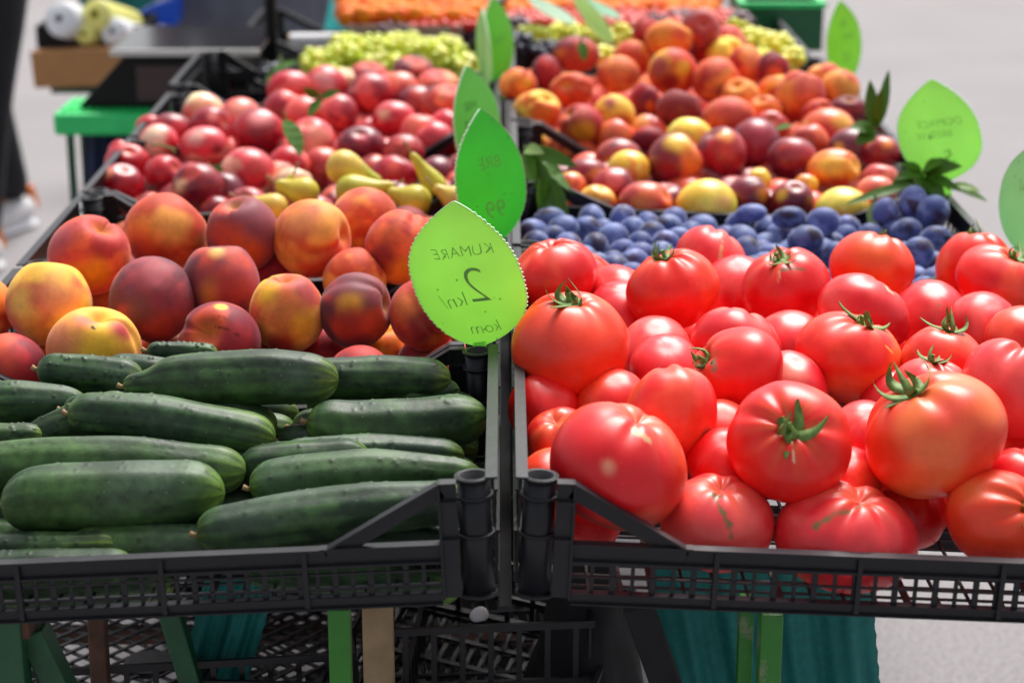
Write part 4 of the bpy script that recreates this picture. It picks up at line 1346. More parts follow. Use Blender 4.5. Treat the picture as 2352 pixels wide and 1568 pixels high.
for i, (x, y, w, h, n) in enumerate(spots):
    bunch(x, y, w, h, n, 'pale', 26, ['pale yellow grape bunch nearest the tall green leaf tag', 'pale yellow grape bunch under the whitish leaf tag', 'pale yellow grape bunch behind the leafed peach', 'pale yellow grape bunch before the purple grapes',
          'few pale grapes between two orange peaches', 'pale green grape bunch behind the topmost peach', 'pale green grape bunch in front of the green crate', 'pale green grape bunch at the outer slope', 'lowest pale green grape bunch by the crate side', 'pale green grapes tucked behind the coral peaches'][i],
          'pale grape bunches of one crate', gr=0.0105, seed=20 + i)
for i, (x, y, w, h, n, kd, lb) in enumerate([(1195, 100, 24, 18, 6.0, 'black', 'black grape bunch at the foot of the tall leaf tag'), (1262, 118, 40, 16, 5.9, 'black', 'black grape bunch in front of the pale yellow grapes'),
        (1500, 62, 40, 24, 7.0, 'purple', 'purple grape bunch behind the top peaches'), (1570, 48, 40, 20, 7.2, 'purple', 'purple grape bunch right behind the topmost peach'), (1700, 52, 30, 18, 7.0, 'purple', 'purple grape bunch beside the dark green crate'),
        (1190, 62, 30, 18, 7.0, 'purple', 'purple grape bunch beside the tall leaf tag'), (1130, 80, 40, 16, 6.9, 'black', 'black grape bunch half behind the tall leaf tag'), (905, 72, 46, 14, 7.0, 'purple', 'purple grape bunch in the pale punnets'),
        (1070, 78, 40, 14, 7.0, 'purple', 'purple grape bunch next to the red cherries'), (640, 165, 36, 14, 5.8, 'black', 'black grape bunch lying beside the scale')]):
    bunch(x, y, w, h, n, kd, 24, lb, 'dark grape bunches', gr=0.0105, seed=50 + i)

# ------------------------------------------------------------------ orange apricots and red cherries at the far end
def ball_mesh(name, rgb1, rgb2, seed, mat):
    D, F = SPH[(16, 11)]
    m = sstep(-.6, 1, Noise(seed, 1.6)(D))[:, None]
    c = lin(rgb1) * (1 - m) + lin(rgb2) * m
    return mesh_np(name, D, F, True, c, mat)
AP = [ball_mesh('apricot', (238, 132, 0), (230, 92, 0), i, M['peach']) for i in range(4)]
CHM = [ball_mesh('cherry', (206, 26, 10), (226, 70, 14), i, M['nectarine']) for i in range(4)]
g = np.random.default_rng(5)
def heap(meshes, name, x0, x1, y0, y1, nA, nB, r, label, cat, group, step=1.7, layers=1):
    """packed bed between two picture heights; nA/nB are depths at y1 (near) and y0 (far)"""
    rows = max(2, int((nB - nA) * SP / (step * r)))
    for i in range(rows):
        f = i / max(rows - 1, 1)
        n = nA + (nB - nA) * f
        y = y1 + (y0 - y1) * f
        a, b = P(x0, y, n), P(x1, y, n)
        c = max(2, int((b - a).length / (step * r)))
        for j in range(c):
            for l in range(layers):
                p = a + (b - a) * ((j + (0.5 if (i + l) % 2 else 0)) / c) + Vector((g.uniform(-.2, .2) * r, g.uniform(-.2, .2) * r, g.uniform(-.35, .35) * r - l * 1.5 * r))
                o = link(name, meshes[int(g.integers(0, len(meshes)))], None, p)
                s = r * g.uniform(0.9, 1.1)
                o.scale = (s, s, s)
                o.rotation_euler = (g.uniform(0, 6), g.uniform(0, 6), 0)
                tag(o, f"{label}, {ORDN[i]} row, {ORDN[j]} along" + (', lower layer' if l else ''), cat, group)
heap(AP, 'apricot', 795, 1125, -20, 44, 7.05, 8.2, 0.023, 'orange apricot above the pale punnets', 'apricot', 'apricots of the far heap')
heap(AP, 'apricot', 1175, 1660, -20, 26, 7.45, 8.5, 0.023, 'orange apricot behind the red cherries', 'apricot', 'apricots behind the cherries')
heap(CHM, 'cherry', 945, 1120, 46, 64, 6.93, 7.1, 0.013, 'red cherry beside the punnets', 'cherry', 'cherries beside the punnets', layers=1)
heap(CHM, 'cherry', 1165, 1690, 34, 58, 7.0, 7.4, 0.014, 'red cherry behind the pale grapes', 'cherry', 'cherries of the far bed', layers=1)

def box_thing(name, label, cat, x0, x1, y0, y1, z0, z1, mat, wall=0.006, group=None, parts=True):
    o = empty(name, ((x0 + x1) / 2, (y0 + y1) / 2, z0))
    tag(o, label, cat, group)
    w, d, h = (x1 - x0) / 2, (y1 - y0) / 2, z1 - z0
    for (a, b, c, e) in ((-w, w, -d, -d + wall), (-w, w, d - wall, d), (-w, -w + wall, -d + wall, d - wall), (w - wall, w, -d + wall, d - wall)):
        m = MB(); m.box(a, b, c, e, 0.001, h); m.build('side_panel', mat, o, bevel=0.001)
    m = MB(); m.box(-w + wall, w - wall, -d + wall, d - wall, 0.0, 0.004); m.build('bottom_panel', mat, o)
    return o
a = P(800, 88, 6.95); b = P(930, 88, 6.95)
box_thing('punnet', 'brownish card punnet of orange fruit at the far stall end', 'punnet', a.x, b.x, a.y, a.y + .16, a.z - .01, a.z + .028, M['punnet'], group='card punnets')
a = P(935, 92, 6.9); b = P(1062, 92, 6.9)
box_thing('punnet', 'pinkish pale card punnet below the red cherries', 'punnet', a.x, b.x, a.y, a.y + .16, a.z - .01, a.z + .03, M['punnet'], group='card punnets')
crate(-1, 7, 'farthest black crate under the apricot heap', lift=-0.02, dx=.03)
crate(1, 7, 'farthest black crate under the cherry bed', w=0.625, lift=-0.02)

# green crate at the far right
a = P(1702, 118, 7.6); b = P(1893, 6, 7.6)
gc = empty('green_crate', ((a.x + b.x) / 2, a.y + .15, a.z))
tag(gc, 'dark green plastic crate standing beyond the far grapes', 'crate')
hw = (b.x - a.x) / 2; hh = b.z - a.z
m = MB(); m.box(-hw, hw, -.15, -.144, 0, hh - .012); m.build('side_panel', M['crate_green'], gc)
m = MB(); m.box(-hw, hw, .144, .15, 0, hh - .012); m.build('side_panel', M['crate_green'], gc)
m = MB(); m.box(hw - .006, hw, -.143, .143, 0, hh - .012); m.build('side_panel', M['crate_green'], gc)
m = MB(); m.box(-hw, -hw + .006, -.143, .143, 0, hh - .012); m.build('side_panel', M['crate_green'], gc)
m = MB()
for (x0, x1, y0, y1) in ((-hw - .006, hw + .006, -.156, -.14), (-hw - .006, hw + .006, .14, .156), (hw - .010, hw + .006, -.139, .139), (-hw - .006, -hw + .010, -.139, .139)):
    m.box(x0, x1, y0, y1, hh - .0115, hh)
m.build('rim', M['plastic_green'], gc)
m = MB(); m.box(-hw + .007, hw - .007, -.142, .142, 0.001, .005); m.build('bottom_panel', M['crate_green'], gc)

# ------------------------------------------------------------------ leaf shaped price tags
def tag_mat(name, rgb):
    m, N, L, b = mat_new(name)
    tc = N.new('ShaderNodeTexCoord')
    nz = N.new('ShaderNodeTexNoise'); nz.inputs['Scale'].default_value = 9; nz.inputs['Detail'].default_value = 3
    L.new(tc.outputs['Object'], nz.inputs['Vector'])
    rp_ = N.new('ShaderNodeValToRGB')
    c = lin(rgb)
    rp_.color_ramp.elements[0].position = .3; rp_.color_ramp.elements[0].color = (*(c * 0.88), 1)
    rp_.color_ramp.elements[1].position = .7; rp_.color_ramp.elements[1].color = (*np.clip(c * 1.08, 0, 1), 1)
    L.new(nz.outputs['Fac'], rp_.inputs['Fac'])
    vo = N.new('ShaderNodeTexVoronoi'); vo.inputs['Scale'].default_value = 60
    L.new(tc.outputs['Object'], vo.inputs['Vector'])
    lt = N.new('ShaderNodeMapRange'); lt.inputs[1].default_value = .09; lt.inputs[2].default_value = .05
    L.new(vo.outputs['Distance'], lt.inputs[0])
    mx = N.new('ShaderNodeMix'); mx.data_type = 'RGBA'
    L.new(lt.outputs[0], mx.inputs[0]); L.new(rp_.outputs['Color'], mx.inputs[6]); mx.inputs[7].default_value = (*(c * .45), 1)
    L.new(mx.outputs[2], b.inputs['Base Color'])
    b.inputs['Roughness'].default_value = 0.35
    tr = N.new('ShaderNodeBsdfTranslucent'); L.new(mx.outputs[2], tr.inputs['Color'])
    ms = N.new('ShaderNodeMixShader'); ms.inputs[0].default_value = 0.6
    L.new(b.outputs[0], ms.inputs[1]); L.new(tr.outputs[0], ms.inputs[2])
    L.new(ms.outputs[0], N['Material Output'].inputs['Surface'])
    return m
M['tag_edge'] = plain('pale_cut_edge', (206, 240, 206), rough=0.4, noise=0.03)

def text_mesh(txt, size, mat):
    cu = bpy.data.curves.new('lettering', 'FONT')
    cu.body = txt
    cu.offset = -0.018 * size
    cu.size = size
    cu.align_x = 'CENTER'
    cu.align_y = 'CENTER'
    cu.shear = 0.2
    o = bpy.data.objects.new('tmp', cu)
    COL.objects.link(o)
    dg = bpy.context.evaluated_depsgraph_get()
    me = bpy.data.meshes.new_from_object(o.evaluated_get(dg))
    bpy.data.objects.remove(o)
    me.materials.clear()
    me.materials.append(mat)
    return me

def leaf_tag(bx, by, n, tx, ty, wapp, rgb, label, texts=(), mirror=True, ink='ink', lean=0.0, realw=0.116, bulge=0.42, stem=True, yawsign=1, asym=0.0):
    B, T = P(bx, by, n), P(tx, ty, n + lean)
    k = tn(bx, by, n) / FPX
    H = (T - B).length
    w = wapp * k
    cy = max(0.15, min(1.0, w / realw))
    yaw = math.acos(cy) * yawsign
    up = (T - B).normalized()
    rt = (RT - up * RT.dot(up)).normalized()
    nr = rt.cross(up).normalized()             # faces the camera
    rt2 = rt * math.cos(yaw) + nr * math.sin(yaw)
    nr2 = rt2.cross(up).normalized()
    W = w / cy
    root = empty('leaf_tag', B)
    tag(root, label, 'price tag', 'green leaf shaped price tags')
    NS = 120
    def halfw(t, bulge):
        if t < bulge:
            return math.sin(math.pi / 2 * (t / bulge) ** 0.62)
        return math.cos(math.pi / 2 * ((t - bulge) / (1 - bulge)) ** 1.25) ** 0.85
    def pt(t, s, off):
        zc = 0.006 * math.sin(math.pi * t) - 0.004 * s * s
        return up * (H * t) + rt2 * (s * W / 2 * 1.0) + nr2 * (zc + off)
    left, right = [], []
    for i in range(NS + 1):
        t = i / NS
        hwL, hwR = halfw(t, bulge + asym), halfw(t, bulge - asym)
        ser = 0.0
        if 0.10 < t < 0.93:
            ser = 0.045 * ((t * 34) % 1.0) - 0.02
        neck = 0.115
        f_ = lambda hv: max(hv * 0.98 + ser * (1 if hv > .1 else 0), neck if t < 0.05 else 0.004)
        left.append((t, -f_(hwL))); right.append((t, f_(hwR)))
    vs, fs = [], []
    cols = 9
    for off in (-0.0007, 0.0007):
        for i in range(NS + 1):
            for j in range(cols):
                s = left[i][1] + (right[i][1] - left[i][1]) * j / (cols - 1)
                vs.append(pt(left[i][0], s, off))
    q = (NS + 1) * cols
    for i in range(NS):
        for j in range(cols - 1):
            a = i * cols + j
            fs.append((a, a + cols, a + cols + 1, a + 1))
            fs.append((q + a, q + a + 1, q + a + cols + 1, q + a + cols))
    me = mesh_np('tag_blade', vs, fs, True, None, tag_mat('tag_green', rgb))
    link('tag_blade', me, root)
    ev, ef = [], []
    for i in range(NS + 1):
        for (t, s) in (left[i], right[i]):
            e = s + (0.012 if s > 0 else -0.012)
            ev += [pt(t, s, -0.0010), pt(t, e, -0.0010), pt(t, e, 0.0010), pt(t, s, 0.0010)]
    for i in range(NS):
        for sd in (0, 4):
            a = i * 8 + sd
            b_ = a + 8
            for c in range(4):
                d = (c + 1) % 4
                ef.append((a + c, a + d, b_ + d, b_ + c))
    link('edge', mesh_np('edge', ev, ef, False, None, M['tag_edge']), root)
    if stem:
        sm = MB()
        sm.prism(up * 0.004, up * -0.03, 0.0125, 0.0022, up=nr2)
        sm.build('stake', me.materials[0], root)
    for (txt, tx_, ty_, size) in texts:
        tm = text_mesh(txt, size * H, M[ink])
        co = [v.co.copy() for v in tm.vertices]
        hz_ = Noise(len(txt) * 7 + int(size * 100), 1.0)
        wob = hz_(np.array([[c.x / (size * H) * 4, 0, 0] for c in co]))
        wb2 = hz_(np.array([[0, c.x / (size * H) * 3, c.y / (size * H) * 5] for c in co]))
        for c, a_, b_ in zip(co, wob, wb2):
            c.y += a_ * .05 * size * H
            c.x += b_ * .035 * size * H
        for v, c in zip(tm.vertices, co):
            x = -c.x if mirror else c.x
            s = (x + tx_ * W / 2) / (W / 2)
            t = ty_ + c.y / H
            v.co = pt(t, s, 0.0012)
        tm.update()
        link('lettering', tm, root)
    return root

leaf_tag(1103, 793, 1.0, 1042, 462, 258, (196, 246, 140), 'large yellow green leaf tag standing between the peaches and the tomatoes',
         [('KUMARE', .03, .66, .105), ('2', .22, .40, .36), ('kn/', -.28, .33, .15), ('kom', .18, .13, .12)], realw=.118, asym=.11, bulge=.44)
leaf_tag(1142, 556, 2.0, 1103, 250, 156, (104, 240, 104), 'saturated bright green leaf tag behind the yellow green one',
         [('BRE', .0, .60, .13), ('99', .05, .24, .2)], yawsign=-1, bulge=.40, asym=.05)
leaf_tag(1112, 400, 3.0, 1070, 152, 100, (150, 236, 120), 'light green leaf tag with dark handwriting, rising behind the bright green one',
         [('BIH', -.25, .66, .12), ('NEKT', -.2, .50, .12)], mirror=False, ink='ink_dark', yawsign=-1, bulge=.42)
leaf_tag(1150, 192, 5.0, 1130, -8, 70, (150, 240, 100), 'tall narrow green leaf tag before the apricots', [('CRN', .0, .5, .11)], yawsign=-1)
leaf_tag(1118, 200, 4.9, 1108, 20, 34, (190, 236, 180), 'thin pale leaf tag seen edge on behind the tall narrow one', [], yawsign=1)
leaf_tag(1944, 190, 5.3, 1927, 2, 96, (184, 248, 90), 'yellow green leaf tag with writing standing over the pale road', [('BIJ', .0, .72, .13), ('GRO', .2, .56, .12), ('10', .1, .3, .2)], yawsign=-1)
leaf_tag(2172, 416, 3.0, 2140, 182, 182, (192, 242, 146), 'broad pale green leaf tag above the plums and leaves', [('DOMACE', .05, .58, .10), ('BRESKVE', -.1, .47, .09), ('5,', .15, .22, .22)], yawsign=1, asym=.06)
leaf_tag(2338, 574, 2.03, 2382, 330, 66, (186, 238, 184), 'pale mint leaf tag cut by the frame edge behind the tomatoes', [('SLJ', .0, .6, .13)], yawsign=1)
leaf_tag(1322, 54, 6.3, 1205, -14, 40, (232, 250, 240), 'whitish leaf tag lying slanted over the grapes', [], yawsign=1, realw=.10, stem=False)
leaf_tag(1425, 42, 6.9, 1310, -18, 34, (216, 248, 232), 'whitish mint leaf tag lying over the cherries', [], yawsign=1, realw=.10, stem=False)
leaf_tag(1408, 98, 5.9, 1310, -14, 30, (180, 216, 110), 'thin olive green leaf tag slanting between peaches and cherries', [], yawsign=-1, realw=.10, stem=False)

# ------------------------------------------------------------------ real leaves
def blade(parent, base, dirv, upv, L, W, bend, mat, fold=0.15, name='leaf', twist=0.0):
    dirv = Vector(dirv).normalized(); upv = Vector(upv).normalized()
    side = dirv.cross(upv).normalized(); upv = side.cross(dirv)
    rows, cols = 14, 5
    vs, fs = [], []
    p = Vector(base); d = dirv.copy()
    for i in range(rows + 1):
        t = i / rows
        w = W / 2 * math.sin(math.pi * min(1, t ** 0.75)) ** 0.8 + 0.0004
        s2 = side * math.cos(twist * t) + upv * math.sin(twist * t)
        for j in range(cols):
            s = (j - 2) / 2
            vs.append(p + s2 * (s * w) + upv * (fold * w * abs(s) + 0.04 * w * math.sin(t * 30)))
        d = (d - upv * (bend / rows)).normalized()
        p = p + d * (L / rows)
    q = len(vs)
    vs += [v - upv * 0.0005 for v in vs]
    for i in range(rows):
        for j in range(cols - 1):
            a = i * cols + j
            fs.append((a, a + 1, a + cols + 1, a + cols))
            fs.append((q + a, q + a + cols, q + a + cols + 1, q + a + 1))
    me = mesh_np(name, vs, fs, True, None, mat)
    return link(name, me, parent)

def vdir(x, y, z):
    return RT * x + UP * y + BK * z

def sprig(bx, by, n, leaves, label, twig=None):
    """leaves: (dx, dy, dz, length px, width px, bend, pale)"""
    B = P(bx, by, n)
    k = tn(bx, by, n) / FPX
    root = empty('leaf_sprig', B)
    tag(root, label, 'leaves', 'leaf sprigs among the fruit')
    tw = twig or (0, .3, .2)
    sweep('twig', [Vector((0, 0, 0)) - vdir(*tw) * 0.02, Vector((0, 0, 0)), vdir(*tw) * 0.02], [0.002, 0.0018, 0.0015], M['stem'], 6, root)
    for i, (dx, dy, dz, L, W, bend, pale) in enumerate(leaves):
        blade(root, vdir(dx, dy, dz) * 0.004, vdir(dx, dy, dz), vdir(0.7 * math.sin(i * 2.3 + bx), .5 + .4 * math.cos(i * 1.7), .8), L * k, W * k, bend, M['leaf_pale' if pale else 'leaf'])
sprig(1205, 345, 3.05, [(.3, -.6, .5, 150, 42, .5, 0), (.75, -.3, .3, 120, 40, .9, 0), (.45, -.9, .5, 190, 50, .2, 0), (.1, -.5, .5, 110, 36, .3, 0), (.9, -.65, .3, 150, 44, .3, 0), (-.2, -.9, .5, 120, 36, .1, 0), (.6, -.1, .5, 130, 36, 1.3, 0), (.3, -1, .3, 200, 40, .1, 0), (.2, .1, .6, 60, 30, 1.4, 1)],
      'dark peach leaves hanging over the crate corner above the plums')
sprig(1245, 395, 2.98, [(.1, -1, .3, 150, 48, .0, 0), (.45, -.9, .2, 130, 46, .1, 0), (-.05, -.8, .4, 90, 36, .1, 0)],
      'broad drooping leaves just above the shaded plum')
sprig(2120, 400, 2.98, [(-.5, .1, .5, 80, 34, 1.0, 0), (.3, .2, .4, 90, 40, 1.2, 0), (-.2, -.6, .5, 90, 40, .2, 0), (.5, -.7, .4, 80, 40, .3, 0), (.0, .3, .4, 70, 44, 1.4, 0), (.9, -.3, .2, 90, 30, .4, 0), (-.9, -.2, .4, 80, 34, .8, 0), (.2, -1, .4, 80, 30, .2, 0), (-.5, .6, .3, 60, 28, 1.6, 0), (.4, .5, .5, 70, 30, 1.8, 0)],
      'leaf cluster in front of the broad pale leaf tag')
sprig(2100, 420, 2.92, [(-1, -.28, .2, 165, 26, .1, 0)], 'single long narrow leaf pointing at the yellow nectarine')
sprig(2010, 455, 2.86, [(-.12, -1, .2, 75, 30, .0, 1)], 'pale upright leaf beside the dark oval plum')
sprig(2180, 425, 2.98, [(.8, -.25, .1, 90, 24, .3, 0), (.6, .0, .2, 70, 20, .7, 1)], 'twisted leaf reaching over the crate edge to the road')
sprig(2010, 300, 3.6, [(-.15, .9, .2, 110, 34, .2, 0), (.25, 1, .1, 135, 38, .1, 0), (.05, .7, .4, 100, 30, .0, 0), (-.7, .2, .4, 60, 40, .6, 0), (-.5, -.3, .4, 60, 40, .4, 0)],
      'upright leaf sprig between the peach heap and the broad leaf tag')
sprig(1955, 215, 4.9, [(.3, -.3, .3, 60, 26, .4, 0), (-.6, .2, .3, 60, 30, .4, 0), (-.9, .5, .2, 80, 40, .2, 0)], 'small dark leaves at the foot of the far yellow green tag')
sprig(655, 268, 3.72, [(.45, -1, .35, 98, 52, .1, 0)], 'single broad leaf lying on the pink red nectarine')
sprig(735, 225, 4.3, [(-.3, -.6, .5, 60, 26, .2, 0), (.6, .2, .3, 50, 22, .2, 0), (-.6, .3, .3, 40, 24, .2, 0)], 'small bright leaves among the top red nectarines')
sprig(480, 385, 3.35, [(-.6, -.2, .6, 40, 20, .3, 0), (.6, -.1, .5, 40, 18, .3, 0)], 'tiny leaf pair between four red nectarines')
sprig(1335, 92, 4.62, [(.15, -1, .45, 50, 24, .2, 0)], 'short leaf stuck on the dusky peach of the tall heap')
sprig(1775, 300, 3.9, [(.5, .2, .6, 50, 30, .4, 0), (-.2, -.4, .6, 40, 24, .3, 0)], 'leaf peeping out above the wine red nectarines')
sprig(1390, 470, 3.03, [(-.8, .0, .5, 40, 18, .4, 0)], 'leaf tip over the rim before the nectarines')
sprig(620, 165, 5.6, [(.7, .3, .3, 70, 30, .3, 0), (.2, -.8, .4, 60, 26, .2, 0)], 'vine leaves beside the black grapes and the scale')

def wire(name, pts, r, mat, label, cat):
    c = pts[0]
    o = sweep(name, [p - c for p in pts], [r] * len(pts), mat, 8, loc=c)
    tag(o, label, cat)
wire('loose_stem', [P(345, 332, 3.66), P(372, 334, 3.64), P(398, 342, 3.62), P(402, 352, 3.60)], .0018, M['stem'], 'thin yellow green stem lying across the cream topped nectarine', 'stem')

# ------------------------------------------------------------------ stall frame under the crates
base_z = PLANE - CH - 0.01
fr = empty('stall_frame', (0, 1.4, 0))
tag(fr, 'painted steel frame carrying the fruit crates', 'stall')
def part_prism(name, a, b, w, h, mat, parent=fr, up=(0, 0, 1), bevel=0.002):
    m = MB()
    off = parent.location
    m.prism(Vector(a) - off, Vector(b) - off, w, h, up)
    return m.build(name, mat, parent, bevel=bevel)
# sloping cross rails follow the tilt of the crates
for n in (0.62, 0.95, 1.9, 2.9, 3.9, 4.9, 5.9, 7.0, 7.9):
    for s in (-1, 1):
        part_prism('cross_rail', (s * 0.01, n * SP, PLANE - CH - .019), (s * 0.66, n * SP, PLANE - CH - .019 - TILT * .65), .03, .03, M['black'])
part_prism('gap_shade_strip', (0, .03, PLANE - CH - .02), (0, 3.3, PLANE - CH - .02), .012, .006, M['black'])  # dark strip added to stand in for shade in the centre gap
for s in (-1, 1):
    for x in (0.30, 0.58):
        part_prism('long_rail', (s * x, 0.55, surf(x) - CH - .052), (s * x, 3.3, surf(x) - CH - .052), .03, .03, M['dark_green_paint'])
gx = P(780, 1420, .22)
part_prism('leg', (gx.x, gx.y, 0), (gx.x, gx.y, surf(gx.x) - CH - .036), .020, .020, M['bright_green'], bevel=.001, up=(0, 1, 0))
rx_ = P(1768, 1460, .22)
part_prism('leg', (rx_.x, rx_.y, 0), (rx_.x, rx_.y, surf(rx_.x) - CH - .036), .020, .026, M['green_paint'], bevel=.001, up=(0, 1, 0))
part_prism('leg', (rx_.x - .019, rx_.y + .03, 0), (rx_.x - .019, rx_.y + .03, surf(rx_.x) - CH - .036), .013, .02, M['green_paint'], bevel=.001, up=(0, 1, 0))
for y in (1.5, 3.0):
    for x in (-.56, -.02, .56):
        part_prism('leg', (x, y, 0), (x, y, surf(x) - CH - .068), .03, .03, M['dark_green_paint'], up=(0, 1, 0))
# trestle at the left with its rusty braces
tr = empty('trestle', (-.45, .2, 0))
tag(tr, 'worn dark green steel trestle with rusty edges under the cucumbers', 'trestle')
A0 = P(20, 1430, .25)
part_prism('leg', (A0.x, A0.y, A0.z + .02), (P(40, 1600, .25).x, A0.y, 0), .028, .03, M['dark_green_paint'], tr, (0, 1, 0))
part_prism('brace', P(75, 1440, .3), P(150, 1600, .3), .024, .03, M['dark_green_paint'], tr, (0, 1, 0))
part_prism('crossbar', P(-60, 1432, .26), P(75, 1430, .26), .03, .02, M['rust'], tr)
part_prism('post', P(222, 1390, .75), (P(222, 1600, .75).x, P(222, 1600, .75).y, 0), .018, .02, M['rust'], tr, (0, 1, 0))
part_prism('brace', P(390, 1400, .8), P(450, 1600, .8), .022, .022, M['dark_green_paint'], tr, (0, 1, 0))
# wooden leg, black trestle leg
wl_ = P(866, 1430, .5)
w_o = MB(); w_o.prism((0, 0, 0), (0, 0, wl_.z + .03), .03, .02, (0, 1, 0))
tag(w_o.build('wooden_post', M['wood'], None, .002, (P(870, 1500, .5).x, wl_.y, 0)), 'pale weathered wooden post beside the bright green leg', 'post')
q0, q1 = P(1462, 1380, .6), P(1555, 1640, .6)
bt = MB(); bt.prism(q0 - q1, (0, 0, 0), .030, .03, (0, 1, 0))
tag(bt.build('black_strut', M['black'], None, .002, q1), 'black slanting strut under the tomato crate', 'strut')

# ------------------------------------------------------------------ cloths and sack under the stall
def cloth(name, pts_top, pts_bot, label, mat, folds=7, amp=0.012, hem=None, seed=0):
    """hanging sheet between two picture lines; real folds"""
    g = np.random.default_rng(seed)
    nx, nz = 60, 30
    a0, a1 = pts_top; b0, b1 = pts_bot
    vs, fs = [], []
    ph = g.uniform(0, 6, 3)
    c = (a0 + a1) / 2
    for off in (0, 0.0012):
        for i in range(nz + 1):
            v = i / nz
            L0 = a0.lerp(b0, v); L1 = a1.lerp(b1, v)
            for j in range(nx + 1):
                u = j / nx
                p = L0.lerp(L1, u)
                f = amp * 0.7 * (0.5 + 0.5 * v) * (math.sin(u * folds * 6.28 + ph[0] + 0.8 * v) + 0.4 * math.sin(u * folds * 2.7 * 6.28 + ph[1]))
                edge = 0.0008 * math.sin(v * 60 + ph[2]) * (1 if u in (0, 1) else 0)
                vs.append(p + Vector((edge, f + off, 0)) - c)
    q = (nx + 1) * (nz + 1)
    for i in range(nz):
        for j in range(nx):
            a = i * (nx + 1) + j
            fs.append((a, a + 1, a + nx + 2, a + nx + 1))
            fs.append((q + a, q + a + nx + 1, q + a + nx + 2, q + a + 1))
    o = link(name, mesh_np(name, vs, fs, True, None, mat), None, c)
    tag(o, label, 'cloth', 'teal cloths under the stall')
    return o
cloth('cloth', (P(470, 1330, .9), P(640, 1330, .9)), (P(395, 1640, .9), P(545, 1640, .9)), 'teal cloth strip with a frayed edge hanging behind the cucumber crate', M['teal'], 2, .012, seed=1)
cloth('cloth', (P(1480, 1290, .75), P(2000, 1290, .75)), (P(1560, 1660, .75), P(2032, 1660, .75)), 'wide teal cloth hanging below the tomato crate', M['teal'], 4, .014, seed=2)
c0 = P(760, -30, 8.6)
cloth('cloth', (P(770, -60, 8.9), P(850, -60, 8.9)), (P(738, 95, 8.6), P(800, 95, 8.6)), 'turquoise cloth beside the apricots, near the seller', M['cyan'], 2, .01, seed=3)
cloth('cloth', (P(170, -60, 13), P(420, -60, 13)), (P(190, 40, 13), P(420, 60, 13)), 'teal cloth hanging far behind the bag rolls', M['teal'], 3, .02, seed=4)
s0 = P(1345, 1470, 1.0)
sack = sweep('sack', [Vector((0, 0, z)) for z in np.linspace(.0, .34, 16)], [.02, .05, .062, .066, .064, .06, .056, .05, .045, .042, .038, .034, .030, .026, .022, .01], M['black'], 20,
             rfun=lambda T, PH, R: R * (1 + .10 * np.sin(4 * PH + 5 * T) + .05 * np.sin(9 * PH - 7 * T)), loc=(s0.x, s0.y, s0.z - .16))
tag(sack, 'slumped black sack beneath the gap between the front crates', 'sack')

# lower crates with diagonal mesh floors, standing on the shelf under the stall
def mesh_crate(name, label, c, w, d, h, rot, step=.02, diag=True):
    root = empty(name, c, rot)
    tag(root, label, 'crate', 'empty lattice crates under the stall')
    m = MB()
    X, Y = w / 2, d / 2
    m.box(-X, X, -Y, -Y + .008, 0, .016); m.box(-X, X, Y - .008, Y, 0, .016)
    m.box(-X, -X + .008, -Y + .008, Y - .008, 0, .016); m.box(X - .008, X, -Y + .008, Y - .008, 0, .016)
    for z in (h * .5, h):
        m.box(-X, X, -Y, -Y + .005, z - .008, z); m.box(-X, X, Y - .005, Y, z - .008, z)
        m.box(-X, -X + .005, -Y + .005, Y - .005, z - .008, z); m.box(X - .005, X, -Y + .005, Y - .005, z - .008, z)
    for x in np.arange(-X + .01, X, .03):
        m.box(x - .003, x + .003, -Y + .001, -Y + .004, .016, h - .008); m.box(x - .003, x + .003, Y - .004, Y - .001, .016, h - .008)
    for y in np.arange(-Y + .02, Y - .01, .03):
        m.box(-X + .001, -X + .004, y - .003, y + .003, .016, h - .008); m.box(X - .004, X - .001, y - .003, y + .003, .016, h - .008)
    m.build('side_frame', M['plastic'], root)
    m = MB()
    if diag:
        for sgn in (-1, 1):
            for k_ in np.arange(-(X + Y), X + Y, step * 1.414):
                # line x + sgn*y = k
                pts = []
                for x in (-X, X):
                    y = (k_ - x) * sgn
                    if -Y <= y <= Y: pts.append((x, y))
                for y in (-Y, Y):
                    x = k_ - sgn * y
                    if -X < x < X: pts.append((x, y))
                if len(pts) >= 2 and (Vector(pts[0]) - Vector(pts[1])).length > .01:
                    z = .006 if sgn > 0 else .009
                    m.prism((*pts[0], z), (*pts[1], z), .0042, .0026)
        m.cyl((0, 0, .004), (0, 0, .012), .03, .03, 20)
    else:
        for x in np.arange(-X + .01, X, step):
            m.box(x - .0022, x + .0022, -Y + .008, Y - .008, .004, .008)
        for y in np.arange(-Y + .01, Y, step * 2.5):
            m.box(-X + .008, X - .008, y - .003, y + .003, .0085, .0115)
    m.build('lattice_floor', M['plastic'], root)
    return root
mesh_crate('lattice_crate', 'empty black crate with diamond lattice floor on the lower shelf by the trestle', P(345, 1540, 1.30), .46, .42, .11, (0, 0, .12), .0215)
mesh_crate('lattice_crate', 'dark diamond lattice crate on the lower shelf behind the teal strip', P(700, 1540, 1.30) + Vector((.03, .0, -.02)), .22, .42, .11, (0, 0, -.06), .0215)
mesh_crate('lattice_crate', 'black crate of straight slots stacked behind the wooden post', P(1075, 1520, 1.25), .24, .36, .13, (0, 0, .1), .016, False)
mesh_crate('lattice_crate', 'tilted black crate leaning below the gap of the front crates', P(1090, 1640, 1.0), .28, .30, .10, (.25, .1, -.3), .016, False)
for i, (x, y) in enumerate([(60, 1.9), (1400, 1.6)]):
    pass
sh = empty('shelf', (-.3, .5, 0))
tag(sh, 'low steel shelf bars holding the lattice crates', 'shelf')
zl_ = P(345, 1540, 1.30).z
